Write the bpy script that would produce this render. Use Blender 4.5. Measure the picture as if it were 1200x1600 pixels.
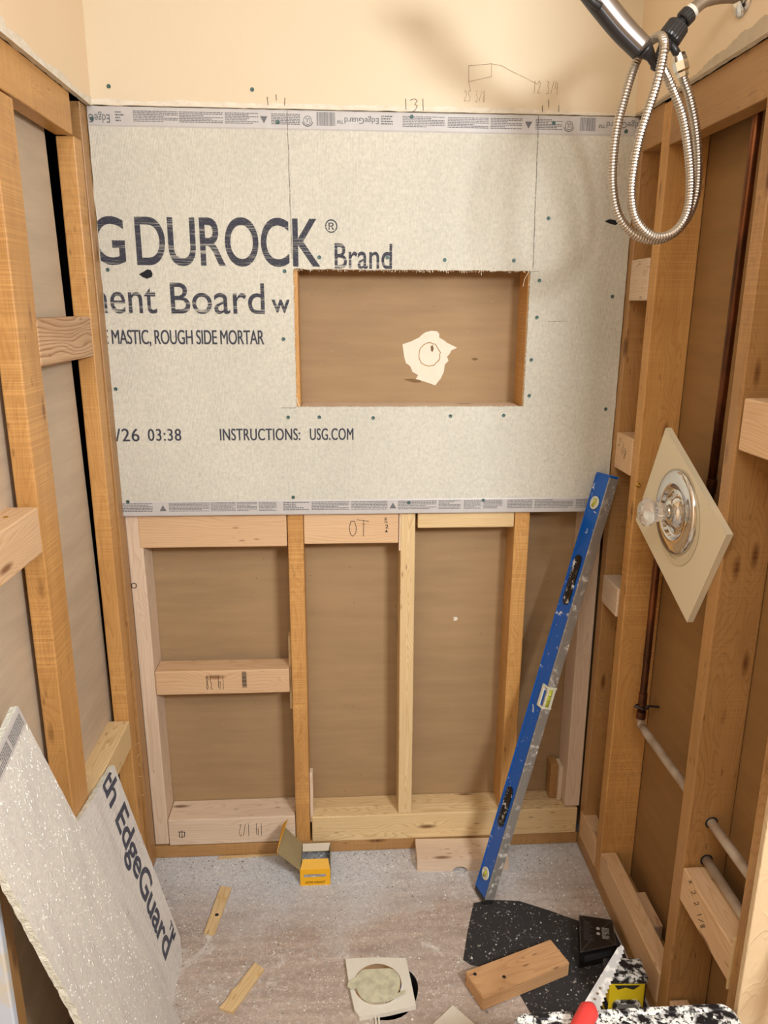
import bpy, bmesh, math, random
from mathutils import Vector, Matrix, noise
for o in list(bpy.data.objects): bpy.data.objects.remove(o)
SC = bpy.context.scene
COL = SC.collection
random.seed(11)
V = Vector

# ------------------------------------------------------------------ camera
def setup_camera():
    yaw, pitch, roll, f = 0.06195, 0.26492, 0.00578, 1184.2
    F = V((math.sin(yaw)*math.cos(pitch), math.cos(yaw)*math.cos(pitch), -math.sin(pitch)))
    r = V((math.cos(yaw), -math.sin(yaw), 0)); u = r.cross(F)
    c, s = math.cos(roll), math.sin(roll)
    rr = c*r + s*u; uu = -s*r + c*u
    cd = bpy.data.cameras.new('camera'); co = bpy.data.objects.new('camera', cd); COL.objects.link(co)
    M = Matrix((rr, uu, -F)).transposed().to_4x4(); M.translation = V((0, -1.8469, 1.5113))
    co.matrix_world = M
    cd.sensor_fit = 'VERTICAL'; cd.sensor_height = 24.0; cd.lens = f/1600*24.0
    cd.clip_start = 0.02
    SC.camera = co
setup_camera()

# ------------------------------------------------------------------ world, lights, exposure
w = bpy.data.worlds.new('world'); SC.world = w; w.use_nodes = True
w.node_tree.nodes['Background'].inputs[0].default_value = (0.95, 0.97, 1.0, 1)
w.node_tree.nodes['Background'].inputs[1].default_value = 0.25
def area(name, loc, target, sx, sy, power, col):
    l = bpy.data.lights.new(name, 'AREA'); l.shape = 'RECTANGLE'; l.size = sx; l.size_y = sy
    l.energy = power; l.color = col
    o = bpy.data.objects.new(name, l); COL.objects.link(o); o.location = loc
    o.rotation_euler = (V(target)-V(loc)).to_track_quat('-Z', 'Y').to_euler(); return o
area('vanity_light', (0.93, -2.12, 1.88), (0.0, 0.0, 1.0), 0.40, 0.22, 28, (0.93, 0.96, 1.0))
area('ceiling_fill', (-0.1, -1.95, 2.42), (-0.05, -0.9, 0.0), 0.8, 0.8, 17, (0.92, 0.96, 1.0))  # weak overhead fill added for ambient light, not a real fixture
SC.view_settings.view_transform = 'Standard'; SC.view_settings.look = 'None'
SC.view_settings.gamma = 1; SC.view_settings.use_curve_mapping = False
SC.view_settings.exposure = 0.55

# ------------------------------------------------------------------ object helpers
WM = {}
def link(o, parent, M):
    COL.objects.link(o); WM[o] = M
    if parent: o.parent = parent; o.matrix_basis = WM[parent].inverted() @ M
    else: o.matrix_basis = M
    return o
def meta(o, label=None, cat=None, group=None, kind=None):
    if label: o['label'] = label
    if cat: o['category'] = cat
    if group: o['group'] = group
    if kind: o['kind'] = kind
    return o
def empty(name, loc, label=None, cat=None, group=None, kind=None, parent=None):
    o = bpy.data.objects.new(name, None); o.empty_display_size = 0.05
    link(o, parent, Matrix.Translation(V(loc))); return meta(o, label, cat, group, kind)
def obj(name, bm, mat, parent=None, M=None, smooth=False, label=None, cat=None, group=None, kind=None, recalc=True):
    """bm holds world coordinates; M is the object's own frame."""
    if M is None:
        vs = [v.co for v in bm.verts]
        c = V((sum(v.x for v in vs), sum(v.y for v in vs), sum(v.z for v in vs)))/max(1, len(vs))
        M = Matrix.Translation(c)
    bmesh.ops.transform(bm, matrix=M.inverted(), verts=bm.verts)
    if recalc: bmesh.ops.recalc_face_normals(bm, faces=bm.faces)
    me = bpy.data.meshes.new(name); bm.to_mesh(me); bm.free()
    for m in (mat if isinstance(mat, (list, tuple)) else [mat]): me.materials.append(m)
    if smooth:
        for p in me.polygons: p.use_smooth = True
    o = bpy.data.objects.new(name, me); link(o, parent, M)
    return meta(o, label, cat, group, kind)
def share(name, src, parent, M, **k):
    o = bpy.data.objects.new(name, src.data); link(o, parent, M); return meta(o, **k)

def add_box(bm, lo, hi, bev=0.0, seg=2, mi=0, M=None):
    lo = V(lo); hi = V(hi); c = (lo+hi)/2; s = hi-lo
    r = bmesh.ops.create_cube(bm, size=1.0); vs = r['verts']
    for v in vs: v.co = V((c.x+v.co.x*s.x, c.y+v.co.y*s.y, c.z+v.co.z*s.z))
    fs = set(f for v in vs for f in v.link_faces)
    for f in fs: f.material_index = mi
    if bev > 0:
        es = set(e for v in vs for e in v.link_edges)
        r = bmesh.ops.bevel(bm, geom=list(es), offset=bev, segments=seg, affect='EDGES', profile=0.5)
        vs = list(set(v for f in r['faces'] for v in f.verts))
    if M is not None: bmesh.ops.transform(bm, matrix=M, verts=[v for v in vs if v.is_valid])
    return vs
def add_lathe(bm, origin, axis, prof, n=32, mi=0, flute=None):
    """prof: list of (dist along axis, radius)"""
    a = V(axis).normalized(); t = V((0, 0, 1)) if abs(a.z) < .9 else V((1, 0, 0))
    e = a.cross(t).normalized(); g = a.cross(e)
    rings = []
    for (d, r) in prof:
        if r < 1e-6: rings.append([bm.verts.new(V(origin)+a*d)]); continue
        ring = []
        for i in range(n):
            th = 2*math.pi*i/n; rr = r
            if flute: rr = r*(1+flute*(1 if i % 2 else -1))
            ring.append(bm.verts.new(V(origin)+a*d+(e*math.cos(th)+g*math.sin(th))*rr))
        rings.append(ring)
    for A, B in zip(rings, rings[1:]):
        for i in range(n):
            j = (i+1) % n
            if len(A) == 1 and len(B) == 1: break
            if len(A) == 1: f = bm.faces.new((A[0], B[j], B[i]))
            elif len(B) == 1: f = bm.faces.new((A[i], A[j], B[0]))
            else: f = bm.faces.new((A[i], A[j], B[j], B[i]))
            f.material_index = mi
def smooth_path(pts, step):
    P = [V(p) for p in pts]; P = [2*P[0]-P[1]]+P+[2*P[-1]-P[-2]]; out = []
    for i in range(1, len(P)-2):
        n = max(1, int((P[i+1]-P[i]).length/step+.5))
        for k in range(n):
            t = k/n; a, b, c, d = P[i-1], P[i], P[i+1], P[i+2]
            out.append(0.5*((2*b)+(c-a)*t+(2*a-5*b+4*c-d)*t*t+(3*b-a-3*c+d)*t**3))
    out.append(P[-2]); return out
def add_tube(bm, path, rad, n=12, cap=True, mi=0):
    path = [V(p) for p in path]; m = len(path); rings = []; up = None
    for i, p in enumerate(path):
        d = (path[min(i+1, m-1)]-path[max(i-1, 0)]).normalized()
        if up is None:
            t = V((0, 0, 1)) if abs(d.z) < .9 else V((1, 0, 0)); up = d.cross(t).normalized()
        up = (up-d*up.dot(d)).normalized(); g = d.cross(up)
        r = rad(i) if callable(rad) else rad
        rings.append([bm.verts.new(p+(up*math.cos(2*math.pi*k/n)+g*math.sin(2*math.pi*k/n))*r) for k in range(n)])
    for A, B in zip(rings, rings[1:]):
        for k in range(n):
            f = bm.faces.new((A[k], A[(k+1) % n], B[(k+1) % n], B[k])); f.material_index = mi
    if cap: bm.faces.new(rings[0]).material_index = mi; bm.faces.new(rings[-1][::-1]).material_index = mi
def add_poly_prism(bm, pts, d, mi=0):
    A = [bm.verts.new(V(p)) for p in pts]; B = [bm.verts.new(V(p)+V(d)) for p in pts]; n = len(pts)
    bm.faces.new(A).material_index = mi; bm.faces.new(B[::-1]).material_index = mi
    for i in range(n): bm.faces.new((A[i], B[i], B[(i+1) % n], A[(i+1) % n])).material_index = mi

# ------------------------------------------------------------------ materials
def srgb(r, g, b):
    def c(x):
        x /= 255.0; return x/12.92 if x <= .04045 else ((x+.055)/1.055)**2.4
    return (c(r), c(g), c(b), 1)
class NT:
    def __init__(s, name, rough=0.6, metal=0.0):
        s.m = bpy.data.materials.new(name); s.m.use_nodes = True; s.t = s.m.node_tree
        s.b = s.t.nodes['Principled BSDF']; s.out = s.t.nodes['Material Output']
        s.b.inputs['Roughness'].default_value = rough; s.b.inputs['Metallic'].default_value = metal
        s.co = s.n('ShaderNodeTexCoord').outputs['Object']
    def n(s, typ, **k):
        x = s.t.nodes.new(typ)
        for a, b in k.items(): setattr(x, a, b)
        return x
    def l(s, a, b): s.t.links.new(a, b)
    def setv(s, sock, v):
        if isinstance(v, bpy.types.NodeSocket): s.l(v, sock)
        else: sock.default_value = v
    def map(s, scale=(1, 1, 1), loc=None, vec=None):
        x = s.n('ShaderNodeMapping'); x.inputs['Scale'].default_value = scale
        s.l(vec or s.co, x.inputs['Vector'])
        if loc is not None: s.setv(x.inputs['Location'], loc)
        return x.outputs[0]
    def noise(s, vec, sc=5, det=3, rough=.5, dist=0):
        x = s.n('ShaderNodeTexNoise'); s.l(vec, x.inputs['Vector']); x.inputs['Scale'].default_value = sc
        x.inputs['Detail'].default_value = det; x.inputs['Roughness'].default_value = rough
        x.inputs['Distortion'].default_value = dist; return x.outputs['Fac']
    def vor(s, vec, sc=5, feature='F1', rnd=1):
        x = s.n('ShaderNodeTexVoronoi', feature=feature); s.l(vec, x.inputs['Vector']); x.inputs['Scale'].default_value = sc
        x.inputs['Randomness'].default_value = rnd; return x.outputs['Distance']
    def ramp(s, fac, stops, interp='LINEAR'):
        x = s.n('ShaderNodeValToRGB'); x.color_ramp.interpolation = interp; s.l(fac, x.inputs[0]); e = x.color_ramp.elements
        while len(e) < len(stops): e.new(.5)
        for el, (p, c) in zip(e, stops): el.position = p; el.color = c if len(c) == 4 else (*c, 1)
        return x.outputs[0]
    def mr(s, v, a, b, c=0.0, d=1.0):
        x = s.n('ShaderNodeMapRange'); s.l(v, x.inputs[0])
        for i, q in zip((1, 2, 3, 4), (a, b, c, d)): x.inputs[i].default_value = q
        return x.outputs[0]
    def math(s, op, a, b=0.0, c=0.0):
        x = s.n('ShaderNodeMath', operation=op); s.setv(x.inputs[0], a); s.setv(x.inputs[1], b); s.setv(x.inputs[2], c); return x.outputs[0]
    def mix(s, f, a, b, mode='MIX'):
        x = s.n('ShaderNodeMix', data_type='RGBA', blend_type=mode); s.setv(x.inputs[0], f); s.setv(x.inputs[6], a); s.setv(x.inputs[7], b)
        return x.outputs[2]
    def col(s, c): s.setv(s.b.inputs['Base Color'], c)
    def bump(s, h, dist=.001, strength=1.0):
        x = s.n('ShaderNodeBump'); x.inputs['Distance'].default_value = dist; x.inputs['Strength'].default_value = strength
        s.l(h, x.inputs['Height']); s.l(x.outputs[0], s.b.inputs['Normal'])
BW = lambda v: (v, v, v, 1)
def plain(name, c, rough=.5, metal=0., **k):
    t = NT(name, rough, metal)
    n = t.noise(t.co, 60, 3); c2 = tuple(x*.88 for x in c[:3])+(1,)
    t.col(t.mix(n, c2, c))
    for a, b in k.items(): t.b.inputs[a.replace('_', ' ')].default_value = b
    return t.m

def wood(name, light, dark, ring=260, saw=.0, knotc=(95, 55, 25), rough=.55, spec=.3, strong=1.0, blotch=0.25, knots=.9):
    """long axis = object X"""
    t = NT(name, rough); t.b.inputs['Specular IOR Level'].default_value = spec
    inf = t.n('ShaderNodeObjectInfo'); cmb = t.n('ShaderNodeCombineXYZ')
    for i, q in enumerate((37.0, 3.1, 7.7)): t.l(t.math('MULTIPLY', inf.outputs['Random'], q), cmb.inputs[i])
    off = t.n('ShaderNodeVectorMath', operation='ADD'); t.l(t.co, off.inputs[0]); t.l(cmb.outputs[0], off.inputs[1]); P = off.outputs[0]
    warp = t.noise(t.map((1.6, 9, 9), vec=P), 1.3, 2, .5)
    kd = t.vor(t.map((4.5, 17, 17), vec=P), 1.0)                      # sparse knots
    knot = t.mr(kd, .15, .05, 0, 1)
    fk = t.vor(t.map((20, 70, 70), vec=P), 1.0); fks = t.noise(t.map((3, 9, 9), vec=P), 2.0, 2); fleck = t.math('MULTIPLY', t.mr(fk, .22, .10), t.mr(fks, .52, .58))
    halo = t.mr(kd, .42, .0, 0, 1)
    sep = t.n('ShaderNodeSeparateXYZ'); t.l(t.co, sep.inputs[0])
    r2 = t.math('ADD', t.math('MULTIPLY', sep.outputs[1], sep.outputs[1]), t.math('POWER', t.math('ADD', sep.outputs[2], t.math('MULTIPLY_ADD', inf.outputs['Random'], .08, .02)), 2.0))
    r = t.math('SQRT', r2)
    r = t.math('ADD', r, t.math('MULTIPLY', warp, .085)); r = t.math('ADD', r, t.math('MULTIPLY', halo, .02))
    ph = t.math('FRACT', t.math('MULTIPLY', r, ring))
    g = t.ramp(ph, [(0, BW(0)), (.55, BW(.25)), (.85, BW(1)), (1, BW(0))])
    fine = t.noise(t.map((6, 420, 420), vec=P), 1.0, 3, .6)
    big = t.noise(t.map((2.5, 14, 14), vec=P), 1.0, 3, .6)
    f = t.math('MULTIPLY_ADD', g, .55*strong, t.math('MULTIPLY', t.mr(fine, .35, .7), .35))
    c = t.mix(f, light, dark)
    tint = tuple(x*.72 for x in dark[:3])+(1,)
    c = t.mix(t.math('MULTIPLY', t.mr(big, .45, .75), blotch*2), c, tint)
    c = t.mix(t.math('MULTIPLY', knot, knots), c, srgb(*knotc)); c = t.mix(t.math('MULTIPLY', fleck, .6*knots), c, srgb(*knotc))
    c = t.mix(t.math('MULTIPLY', t.mr(inf.outputs['Random'], 0, 1, -.08, .22), 1.0), c, tint)
    h = t.math('ADD', t.math('MULTIPLY', f, -.4), t.math('MULTIPLY', fine, .3))
    if saw > 0:
        sx = t.n('ShaderNodeTexNoise'); t.l(t.map((330, 2, 2), vec=P), sx.inputs['Vector']); sx.inputs['Scale'].default_value = 1; sx.inputs['Detail'].default_value = 1
        sm = t.noise(t.map((3, 6, 6), vec=P), 1.5, 1)
        sw = t.math('MULTIPLY', t.mr(sx.outputs['Fac'], .45, .62), t.mr(sm, .4, .65))
        c = t.mix(t.math('MULTIPLY', sw, saw), c, tuple(min(1, x*1.25) for x in light[:3])+(1,))
        h = t.math('ADD', h, t.math('MULTIPLY', sw, .5))
        lines = t.vor(t.map((16, .02, .02), vec=P), 1.0)
        lw = t.math('MULTIPLY', t.mr(lines, .045, .0), .18); c = t.mix(lw, c, tuple(min(1, x*1.45) for x in light[:3])+(1,))
    t.col(c); t.bump(h, .0006, .8); return t.m
OLD = wood('aged_lumber', srgb(214, 164, 98), srgb(178, 122, 64), 300, .32, strong=.75, rough=.42, spec=.45)
OLDR = wood('aged_lumber_shaded', srgb(186, 142, 88), srgb(150, 106, 60), 300, .25, strong=.8, rough=.4, spec=.45)  # browner aged lumber, darkened to put the right wall's shade into its colour
NEW = wood('new_lumber', srgb(226, 192, 152), srgb(200, 156, 112), 190, 0, (120, 75, 45), rough=.6, strong=.85, blotch=.06)
PALE = wood('pale_lumber', srgb(228, 205, 178), srgb(200, 168, 140), 160, 0, (110, 75, 50), rough=.65, strong=.7, blotch=.1)
PINE = wood('yellow_pine', srgb(232, 206, 158), srgb(196, 156, 102), 330, 0, (110, 70, 35), rough=.6, strong=1.0, blotch=.06)
FIG = wood('figured_block', srgb(214, 180, 140), srgb(158, 112, 76), 120, 0, (110, 70, 45), rough=.55, strong=1.5, blotch=.2)
SCRAP = wood('scrap_lumber', srgb(214, 170, 122), srgb(178, 128, 84), 130, 0, (70, 40, 30), rough=.6, strong=.7, blotch=.05, knots=1)

def kraft(name, base, speck=1.0):
    t = NT(name, .75); a = srgb(*base); b = tuple(x*.82 for x in a[:3])+(1,)
    n = t.noise(t.map((3, 3, 26)), 1.2, 4, .6); n2 = t.noise(t.co, 3, 3)
    c = t.mix(t.mr(n, .35, .7), a, b); c = t.mix(t.math('MULTIPLY', t.mr(n2, .4, .7), .35), c, tuple(x*1.18 for x in a[:3])+(1,))
    sp = t.vor(t.co, 42); sz = t.noise(t.co, 25, 1)
    c = t.mix(t.math('MULTIPLY', t.mr(sp, .07, .045), t.math('MULTIPLY', t.mr(sz, .5, .58), .75*speck)), c, srgb(70, 50, 32))
    sp2 = t.vor(t.map((1, 1, 1), loc=(3.3, 1.2, .7)), 26)
    c = t.mix(t.math('MULTIPLY', t.mr(sp2, .035, .02), .5*speck), c, srgb(225, 205, 170))
    t.col(c); t.bump(t.noise(t.map((40, 40, 160)), 1, 3), .0004, .5); return t.m
KRAFT = kraft('brown_drywall_paper', (166, 136, 98))
KRAFTL = kraft('grey_drywall_paper', (196, 176, 150), .35)
KRAFTR = kraft('shaded_drywall_paper', (150, 112, 64), .4)  # right wall paper; its shade is put into the darker colour

def paint(name, c, c2):
    t = NT(name, .48); a = srgb(*c); n = t.noise(t.co, 1.6, 3)
    t.col(t.mix(t.mr(n, .35, .75), a, srgb(*c2)))
    h = t.noise(t.co, 95, 3, .5); h2 = t.noise(t.co, 7, 2)
    t.bump(t.math('ADD', t.math('MULTIPLY', h, .5), t.math('MULTIPLY', h2, 1.0)), .0016, .35); return t.m
PAINT = paint('cream_wall_paint', (223, 207, 177), (220, 201, 168))
PAINTS = paint('cream_side_paint', (234, 210, 176), (230, 204, 168))
t = NT('thick_textured_paint', .5); t.col(t.mix(t.noise(t.co, 6), srgb(226, 200, 160), srgb(208, 180, 140)))
t.bump(t.ramp(t.noise(t.map((9, 9, 5)), 2.2, 2, .5, 1.5), [(.45, BW(0)), (.53, BW(1)), (.6, BW(.3))]), .0016, .5); JAMBP = t.m
t = NT('torn_gypsum', .9); t.col(t.mix(t.noise(t.map((14, 14, 30)), 3, 4), srgb(244, 238, 224), srgb(206, 190, 160))); t.bump(t.noise(t.co, 160, 3), .002, .8); GYP = t.m
t = NT('torn_grey_paper', .9); t.col(t.mix(t.noise(t.co, 25, 4), srgb(208, 192, 166), srgb(180, 160, 132))); GYPG = t.m
t = NT('white_blue_casing', .45); t.col(t.mix(t.mr(t.noise(t.co, 12, 3), .5, .6), srgb(206, 214, 226), srgb(214, 206, 188))); CASE = t.m
CEILM = plain('ceiling_white', srgb(238, 234, 226), .8)
DARK = plain('void_dark', srgb(22, 20, 20), .95)

def cement(name, c1, c2, flakes=0.0, weave=True):
    t = NT(name, .85); P = t.co
    fib = t.noise(t.map((330, 330, 90)), 1, 2, .6); mot = t.noise(P, 130, 4, .7); big = t.noise(P, 3.2, 3)
    pit = t.vor(P, 95); psel = t.noise(P, 9, 1)
    c = t.mix(t.mr(mot, .35, .7), srgb(*c1), srgb(*c2))
    c = t.mix(t.math('MULTIPLY', t.mr(fib, .45, .75), .45), c, srgb(236, 232, 216))
    c = t.mix(t.math('MULTIPLY', t.mr(big, .35, .7), .3), c, srgb(*[int(x*.9) for x in c2]))
    c = t.mix(t.math('MULTIPLY', t.math('MULTIPLY', t.mr(pit, .09, .05), t.mr(psel, .52, .6)), .6), c, srgb(120, 118, 108))
    h = t.math('ADD', t.math('MULTIPLY', mot, .7), t.math('MULTIPLY', fib, .6))
    if weave:
        wv = t.n('ShaderNodeTexWave'); wv.bands_direction = 'X'; t.l(P, wv.inputs['Vector']); wv.inputs['Scale'].default_value = 95; wv.inputs['Distortion'].default_value = 1.5
        h = t.math('ADD', h, t.math('MULTIPLY', wv.outputs['Fac'], .35))
    if flakes:
        fl = t.vor(t.map((1, 1, .5)), 75); fs = t.noise(P, 11, 2)
        fm = t.math('MULTIPLY', t.mr(fl, .26, .12), t.mr(fs, .42, .6))
        c = t.mix(t.math('MULTIPLY', fm, flakes), c, srgb(250, 248, 236))
        h = t.math('ADD', h, t.math('MULTIPLY', fm, 1.6))
        vn = t.noise(t.map((1, 7, 1.2)), 5, 2); c = t.mix(t.math('MULTIPLY', t.mr(vn, .45, .7), .35), c, srgb(186, 178, 174))
    t.col(c); t.bump(h, .0011, .8); return t.m
CEM = cement('cement_board_face', (218, 214, 198), (192, 189, 175))
CEMA = cement('cement_board_flaked', (222, 219, 208), (200, 196, 190), .85, False)
CEMB = cement('cement_board_smooth', (228, 225, 218), (206, 202, 196), .15, True)
t = NT('cement_broken_edge', .95); t.col(t.mix(t.noise(t.co, 150, 4, .7), srgb(248, 248, 234), srgb(196, 194, 176))); t.bump(t.noise(t.co, 220, 4), .003, 1); CEDGE = t.m
t = NT('grey_edge_tape', .42); t.col(t.mix(t.noise(t.co, 40, 3), srgb(200, 196, 192), srgb(186, 182, 178))); TAPE = t.m
def ink(name, c, amount=.5, zs=520, alpha=.95, axis=2):
    t = NT(name, .7); t.col(c)
    sc = [12, 12, 12]; sc[axis] = zs
    st = t.noise(t.map(tuple(sc)), 1, 1); gr = t.noise(t.co, 420, 2)
    big = t.noise(t.map((5, 5, 22)), 1.5, 2)
    gap = t.math('MULTIPLY', t.mr(st, .50, .60), t.mr(big, .40, .58)); gap = t.math('MAXIMUM', t.math('MULTIPLY', gap, amount), t.math('MULTIPLY', t.mr(gr, .60, .68), amount*.9))
    a = t.math('SUBTRACT', alpha, gap)
    t.l(a, t.b.inputs['Alpha']); return t.m
INK = ink('navy_print_ink', srgb(50, 52, 66), .75)
INKS = ink('small_print_ink', srgb(58, 60, 74), .35, 900)
FINE = ink('grey_fine_print', srgb(112, 112, 114), .2, 60, .85)
INKB = ink('print_on_offcut', srgb(70, 74, 90), .25, 300)
MARK = plain('black_marker', srgb(48, 40, 38), .8)
PENCIL = ink('pencil_line', srgb(96, 92, 84), .55, 120, .75)
PENCILW = ink('pencil_on_paint', srgb(140, 116, 78), .3, 120, .7)
SCREWM = plain('green_screw_head', srgb(78, 104, 100), .45, .5)
GOLD = plain('gold_screw', srgb(200, 160, 70), .35, .9)
BLOT = plain('black_hole_blot', srgb(26, 28, 34), .9)

t = NT('dusty_concrete', .85)
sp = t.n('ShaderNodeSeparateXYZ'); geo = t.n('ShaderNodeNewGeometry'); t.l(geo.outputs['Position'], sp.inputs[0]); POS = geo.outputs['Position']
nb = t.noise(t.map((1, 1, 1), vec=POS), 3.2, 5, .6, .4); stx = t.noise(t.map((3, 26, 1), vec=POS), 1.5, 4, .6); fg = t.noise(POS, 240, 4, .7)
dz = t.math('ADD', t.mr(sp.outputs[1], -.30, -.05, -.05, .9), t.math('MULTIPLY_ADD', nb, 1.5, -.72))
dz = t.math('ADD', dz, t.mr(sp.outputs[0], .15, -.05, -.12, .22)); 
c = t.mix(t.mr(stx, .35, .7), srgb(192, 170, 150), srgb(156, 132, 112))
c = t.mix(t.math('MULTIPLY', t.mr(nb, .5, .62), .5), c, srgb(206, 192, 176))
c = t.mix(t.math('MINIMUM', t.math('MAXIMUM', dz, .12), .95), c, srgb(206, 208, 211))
gr = t.noise(POS, 75, 5, .75)
c = t.mix(t.math('MULTIPLY', t.mr(gr, .50, .66), .32), c, srgb(128, 120, 112))
c = t.mix(t.math('MULTIPLY', t.mr(gr, .46, .36), .35), c, srgb(232, 230, 226))
c = t.mix(t.math('MULTIPLY', t.mr(fg, .50, .66), .6), c, srgb(134, 130, 126))
c = t.mix(t.math('MULTIPLY', t.mr(t.vor(POS, 130), .25, .12), t.math('MULTIPLY', t.mr(t.noise(POS, 14, 3), .42, .6), .8)), c, srgb(238, 236, 230))
c = t.mix(t.math('MULTIPLY', t.mr(t.noise(POS, 7, 5, .7, 1.0), .60, .70), .75), c, srgb(226, 222, 214))
t.col(c); t.bump(t.math('ADD', t.math('MULTIPLY', fg, .6), t.noise(POS, 30, 3)), .0018, .7); FLOORM = t.m

STEEL = NT('brushed_hose_steel', .34, 1.0); STEEL.b.inputs['Base Color'].default_value = srgb(196, 188, 176); STEEL = STEEL.m
CHROME = NT('chrome', .08, 1.0); CHROME.b.inputs['Base Color'].default_value = srgb(222, 220, 216); CHROME = CHROME.m
SATIN = plain('satin_grey_metal', srgb(150, 142, 134), .3, .9)
PIPEG = plain('grey_shower_arm', srgb(158, 144, 126), .4, .6)
BLK = plain('black_plastic', srgb(38, 36, 36), .38)
BLKG = plain('gloss_black_card', srgb(18, 18, 20), .3)
WHT = plain('white_plastic', srgb(232, 228, 216), .5)
t = NT('copper_pipe', .34, .85); t.col(t.mix(t.mr(t.noise(t.map((8, 8, 3)), 3, 3), .4, .65), srgb(128, 80, 50), srgb(84, 56, 40))); COPPER = t.m
t = NT('dull_grey_pipe', .5, .3); t.col(t.mix(t.mr(t.noise(t.co, 14, 3), .4, .65), srgb(196, 184, 168), srgb(160, 138, 116))); GPIPE = t.m
t = NT('clear_acrylic', .06); t.b.inputs['Transmission Weight'].default_value = .8; t.b.inputs['IOR'].default_value = 1.45; t.b.inputs['Base Color'].default_value = srgb(244, 240, 232); ACR = t.m
def spatter(name, base, spl, sc=40, lo=.58, hi=.62, rough=.35, metal=0., stretch=(1, 1, 1)):
    t = NT(name, rough, metal); P = t.map(stretch)
    n = t.noise(P, sc, 4, .65); m2 = t.noise(P, sc*.35, 2); v = t.vor(P, sc*1.9)
    m = t.math('MAXIMUM', t.math('MULTIPLY', t.mr(n, lo, hi), t.mr(m2, .42, .55)), t.math('MULTIPLY', t.mr(v, .13, .09), t.mr(m2, .50, .6)))
    t.col(t.mix(m, base, spl)); t.bump(m, .001, .5)
    if metal: t.l(t.math('MULTIPLY', t.math('SUBTRACT', 1.0, m), metal), t.b.inputs['Metallic'])
    return t.m
BLUE = spatter('level_blue_paint', srgb(0, 88, 182), srgb(206, 214, 222), 45, .62, .65, .3)
ALU = spatter('level_scuffed_aluminium', srgb(160, 156, 148), srgb(224, 220, 212), 60, .50, .66, .38, .45)
GRIPM = spatter('level_black_grip', srgb(16, 16, 18), srgb(226, 224, 220), 55, .56, .6, .4)
STOOLM = spatter('spattered_black_plastic', srgb(24, 24, 28), srgb(236, 236, 230), 150, .42, .48, .4)
CAPM = spatter('spattered_black_cap', srgb(26, 28, 32), srgb(224, 224, 218), 120, .44, .52, .4)
TARM = spatter('black_felt_dusty', srgb(44, 42, 42), srgb(190, 184, 172), 95, .60, .70, .85)
BOXK = spatter('black_carton_dusty', srgb(24, 22, 22), srgb(150, 148, 144), 160, .70, .76, .4)
YEL = plain('yellow_plastic', srgb(226, 200, 26), .4)
YBOX = plain('yellow_card', srgb(246, 182, 22), .5)
YBOX2 = plain('pale_yellow_card', srgb(250, 196, 84), .5)
CARD = plain('greyboard_inside', srgb(158, 142, 104), .8)
CARDW = plain('dusty_card', srgb(214, 202, 180), .8)
GRAVEL = spatter('screws_and_dust', srgb(140, 140, 142), srgb(206, 206, 204), 110, .45, .6, .6)
VIALY = NT('vial_yellow', .15); VIALY.b.inputs['Base Color'].default_value = srgb(178, 182, 60); VIALY = VIALY.m
VIALW = plain('vial_holder_white', srgb(222, 220, 196), .45)
BLADE = NT('saw_blade_steel', .35, .25); BLADE.col(BLADE.mix(BLADE.mr(BLADE.noise(BLADE.co, 60, 3), .5, .6), srgb(196, 196, 194), srgb(232, 232, 228))); BLADE = BLADE.m
REDH = plain('red_handle', srgb(222, 66, 62), .4)
MASKT = NT('masking_tape', .6); MASKT.col(MASKT.mix(MASKT.mr(MASKT.noise(MASKT.co, 50, 4), .4, .7), srgb(206, 202, 172), srgb(172, 170, 146))); MASKT = MASKT.m
TILEM = plain('ivory_tile', srgb(226, 218, 200), .4)
GREYPIECE = plain('ivory_drain_plate', srgb(228, 222, 206), .6)

# ------------------------------------------------------------------ lumber
def lumber(name, lo, hi, mat, parent, bev=.0028, bow=0.0, lean=None, **k):
    """axis-aligned 2x4; object X runs along the length. lean = shift (dx,dy) of the top/far end relative to the near end"""
    lo = V(lo); hi = V(hi); s = hi-lo; ax = max(range(3), key=lambda i: s[i]); c = (lo+hi)/2
    L = s[ax]; oth = [i for i in range(3) if i != ax]
    X = V((0, 0, 0)); X[ax] = 1
    Y = V((0, 0, 0)); Y[oth[0]] = 1
    Z = X.cross(Y)
    M = Matrix((X, Y, Z)).transposed().to_4x4(); M.translation = c
    bm = bmesh.new()
    add_box(bm, (-L/2, -s[oth[0]]/2, -s[oth[1]]/2), (L/2, s[oth[0]]/2, s[oth[1]]/2), bev, 2)
    if L > .35:
        for i in range(1, 8):
            x = -L/2+L*i/8
            bmesh.ops.bisect_plane(bm, geom=bm.verts[:]+bm.edges[:]+bm.faces[:], plane_co=(x, 0, 0), plane_no=(1, 0, 0))
        sd = random.random()*50
        for v in bm.verts:
            tt = v.co.x/L
            a = bow*(1-4*tt*tt)+.0010*noise.noise(V((v.co.x*4, sd, 0)))
            v.co.y += a; v.co.z += .0010*noise.noise(V((v.co.x*4, 0, sd)))
    bmesh.ops.transform(bm, matrix=M, verts=bm.verts)
    if lean:
        for v in bm.verts:
            q = (v.co[ax]-lo[ax])/L
            v.co += V(lean)*q
    return obj(name, bm, mat, parent, M, **k)

xL, xR = -.534, .685
ZT = 1.9235                                # top edge of the cement board / bottom of the painted drywall
# structure roots
WB = empty('wall_back', (0, 0, 0), 'open stud back wall under cream painted drywall', kind='structure')
WL = empty('wall_left', (xL, -.45, 0), 'open stud left wall with cream painted top', kind='structure')
WR = empty('wall_right', (xR, -.45, 0), 'open stud right wall with shower plumbing', kind='structure')

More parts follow.
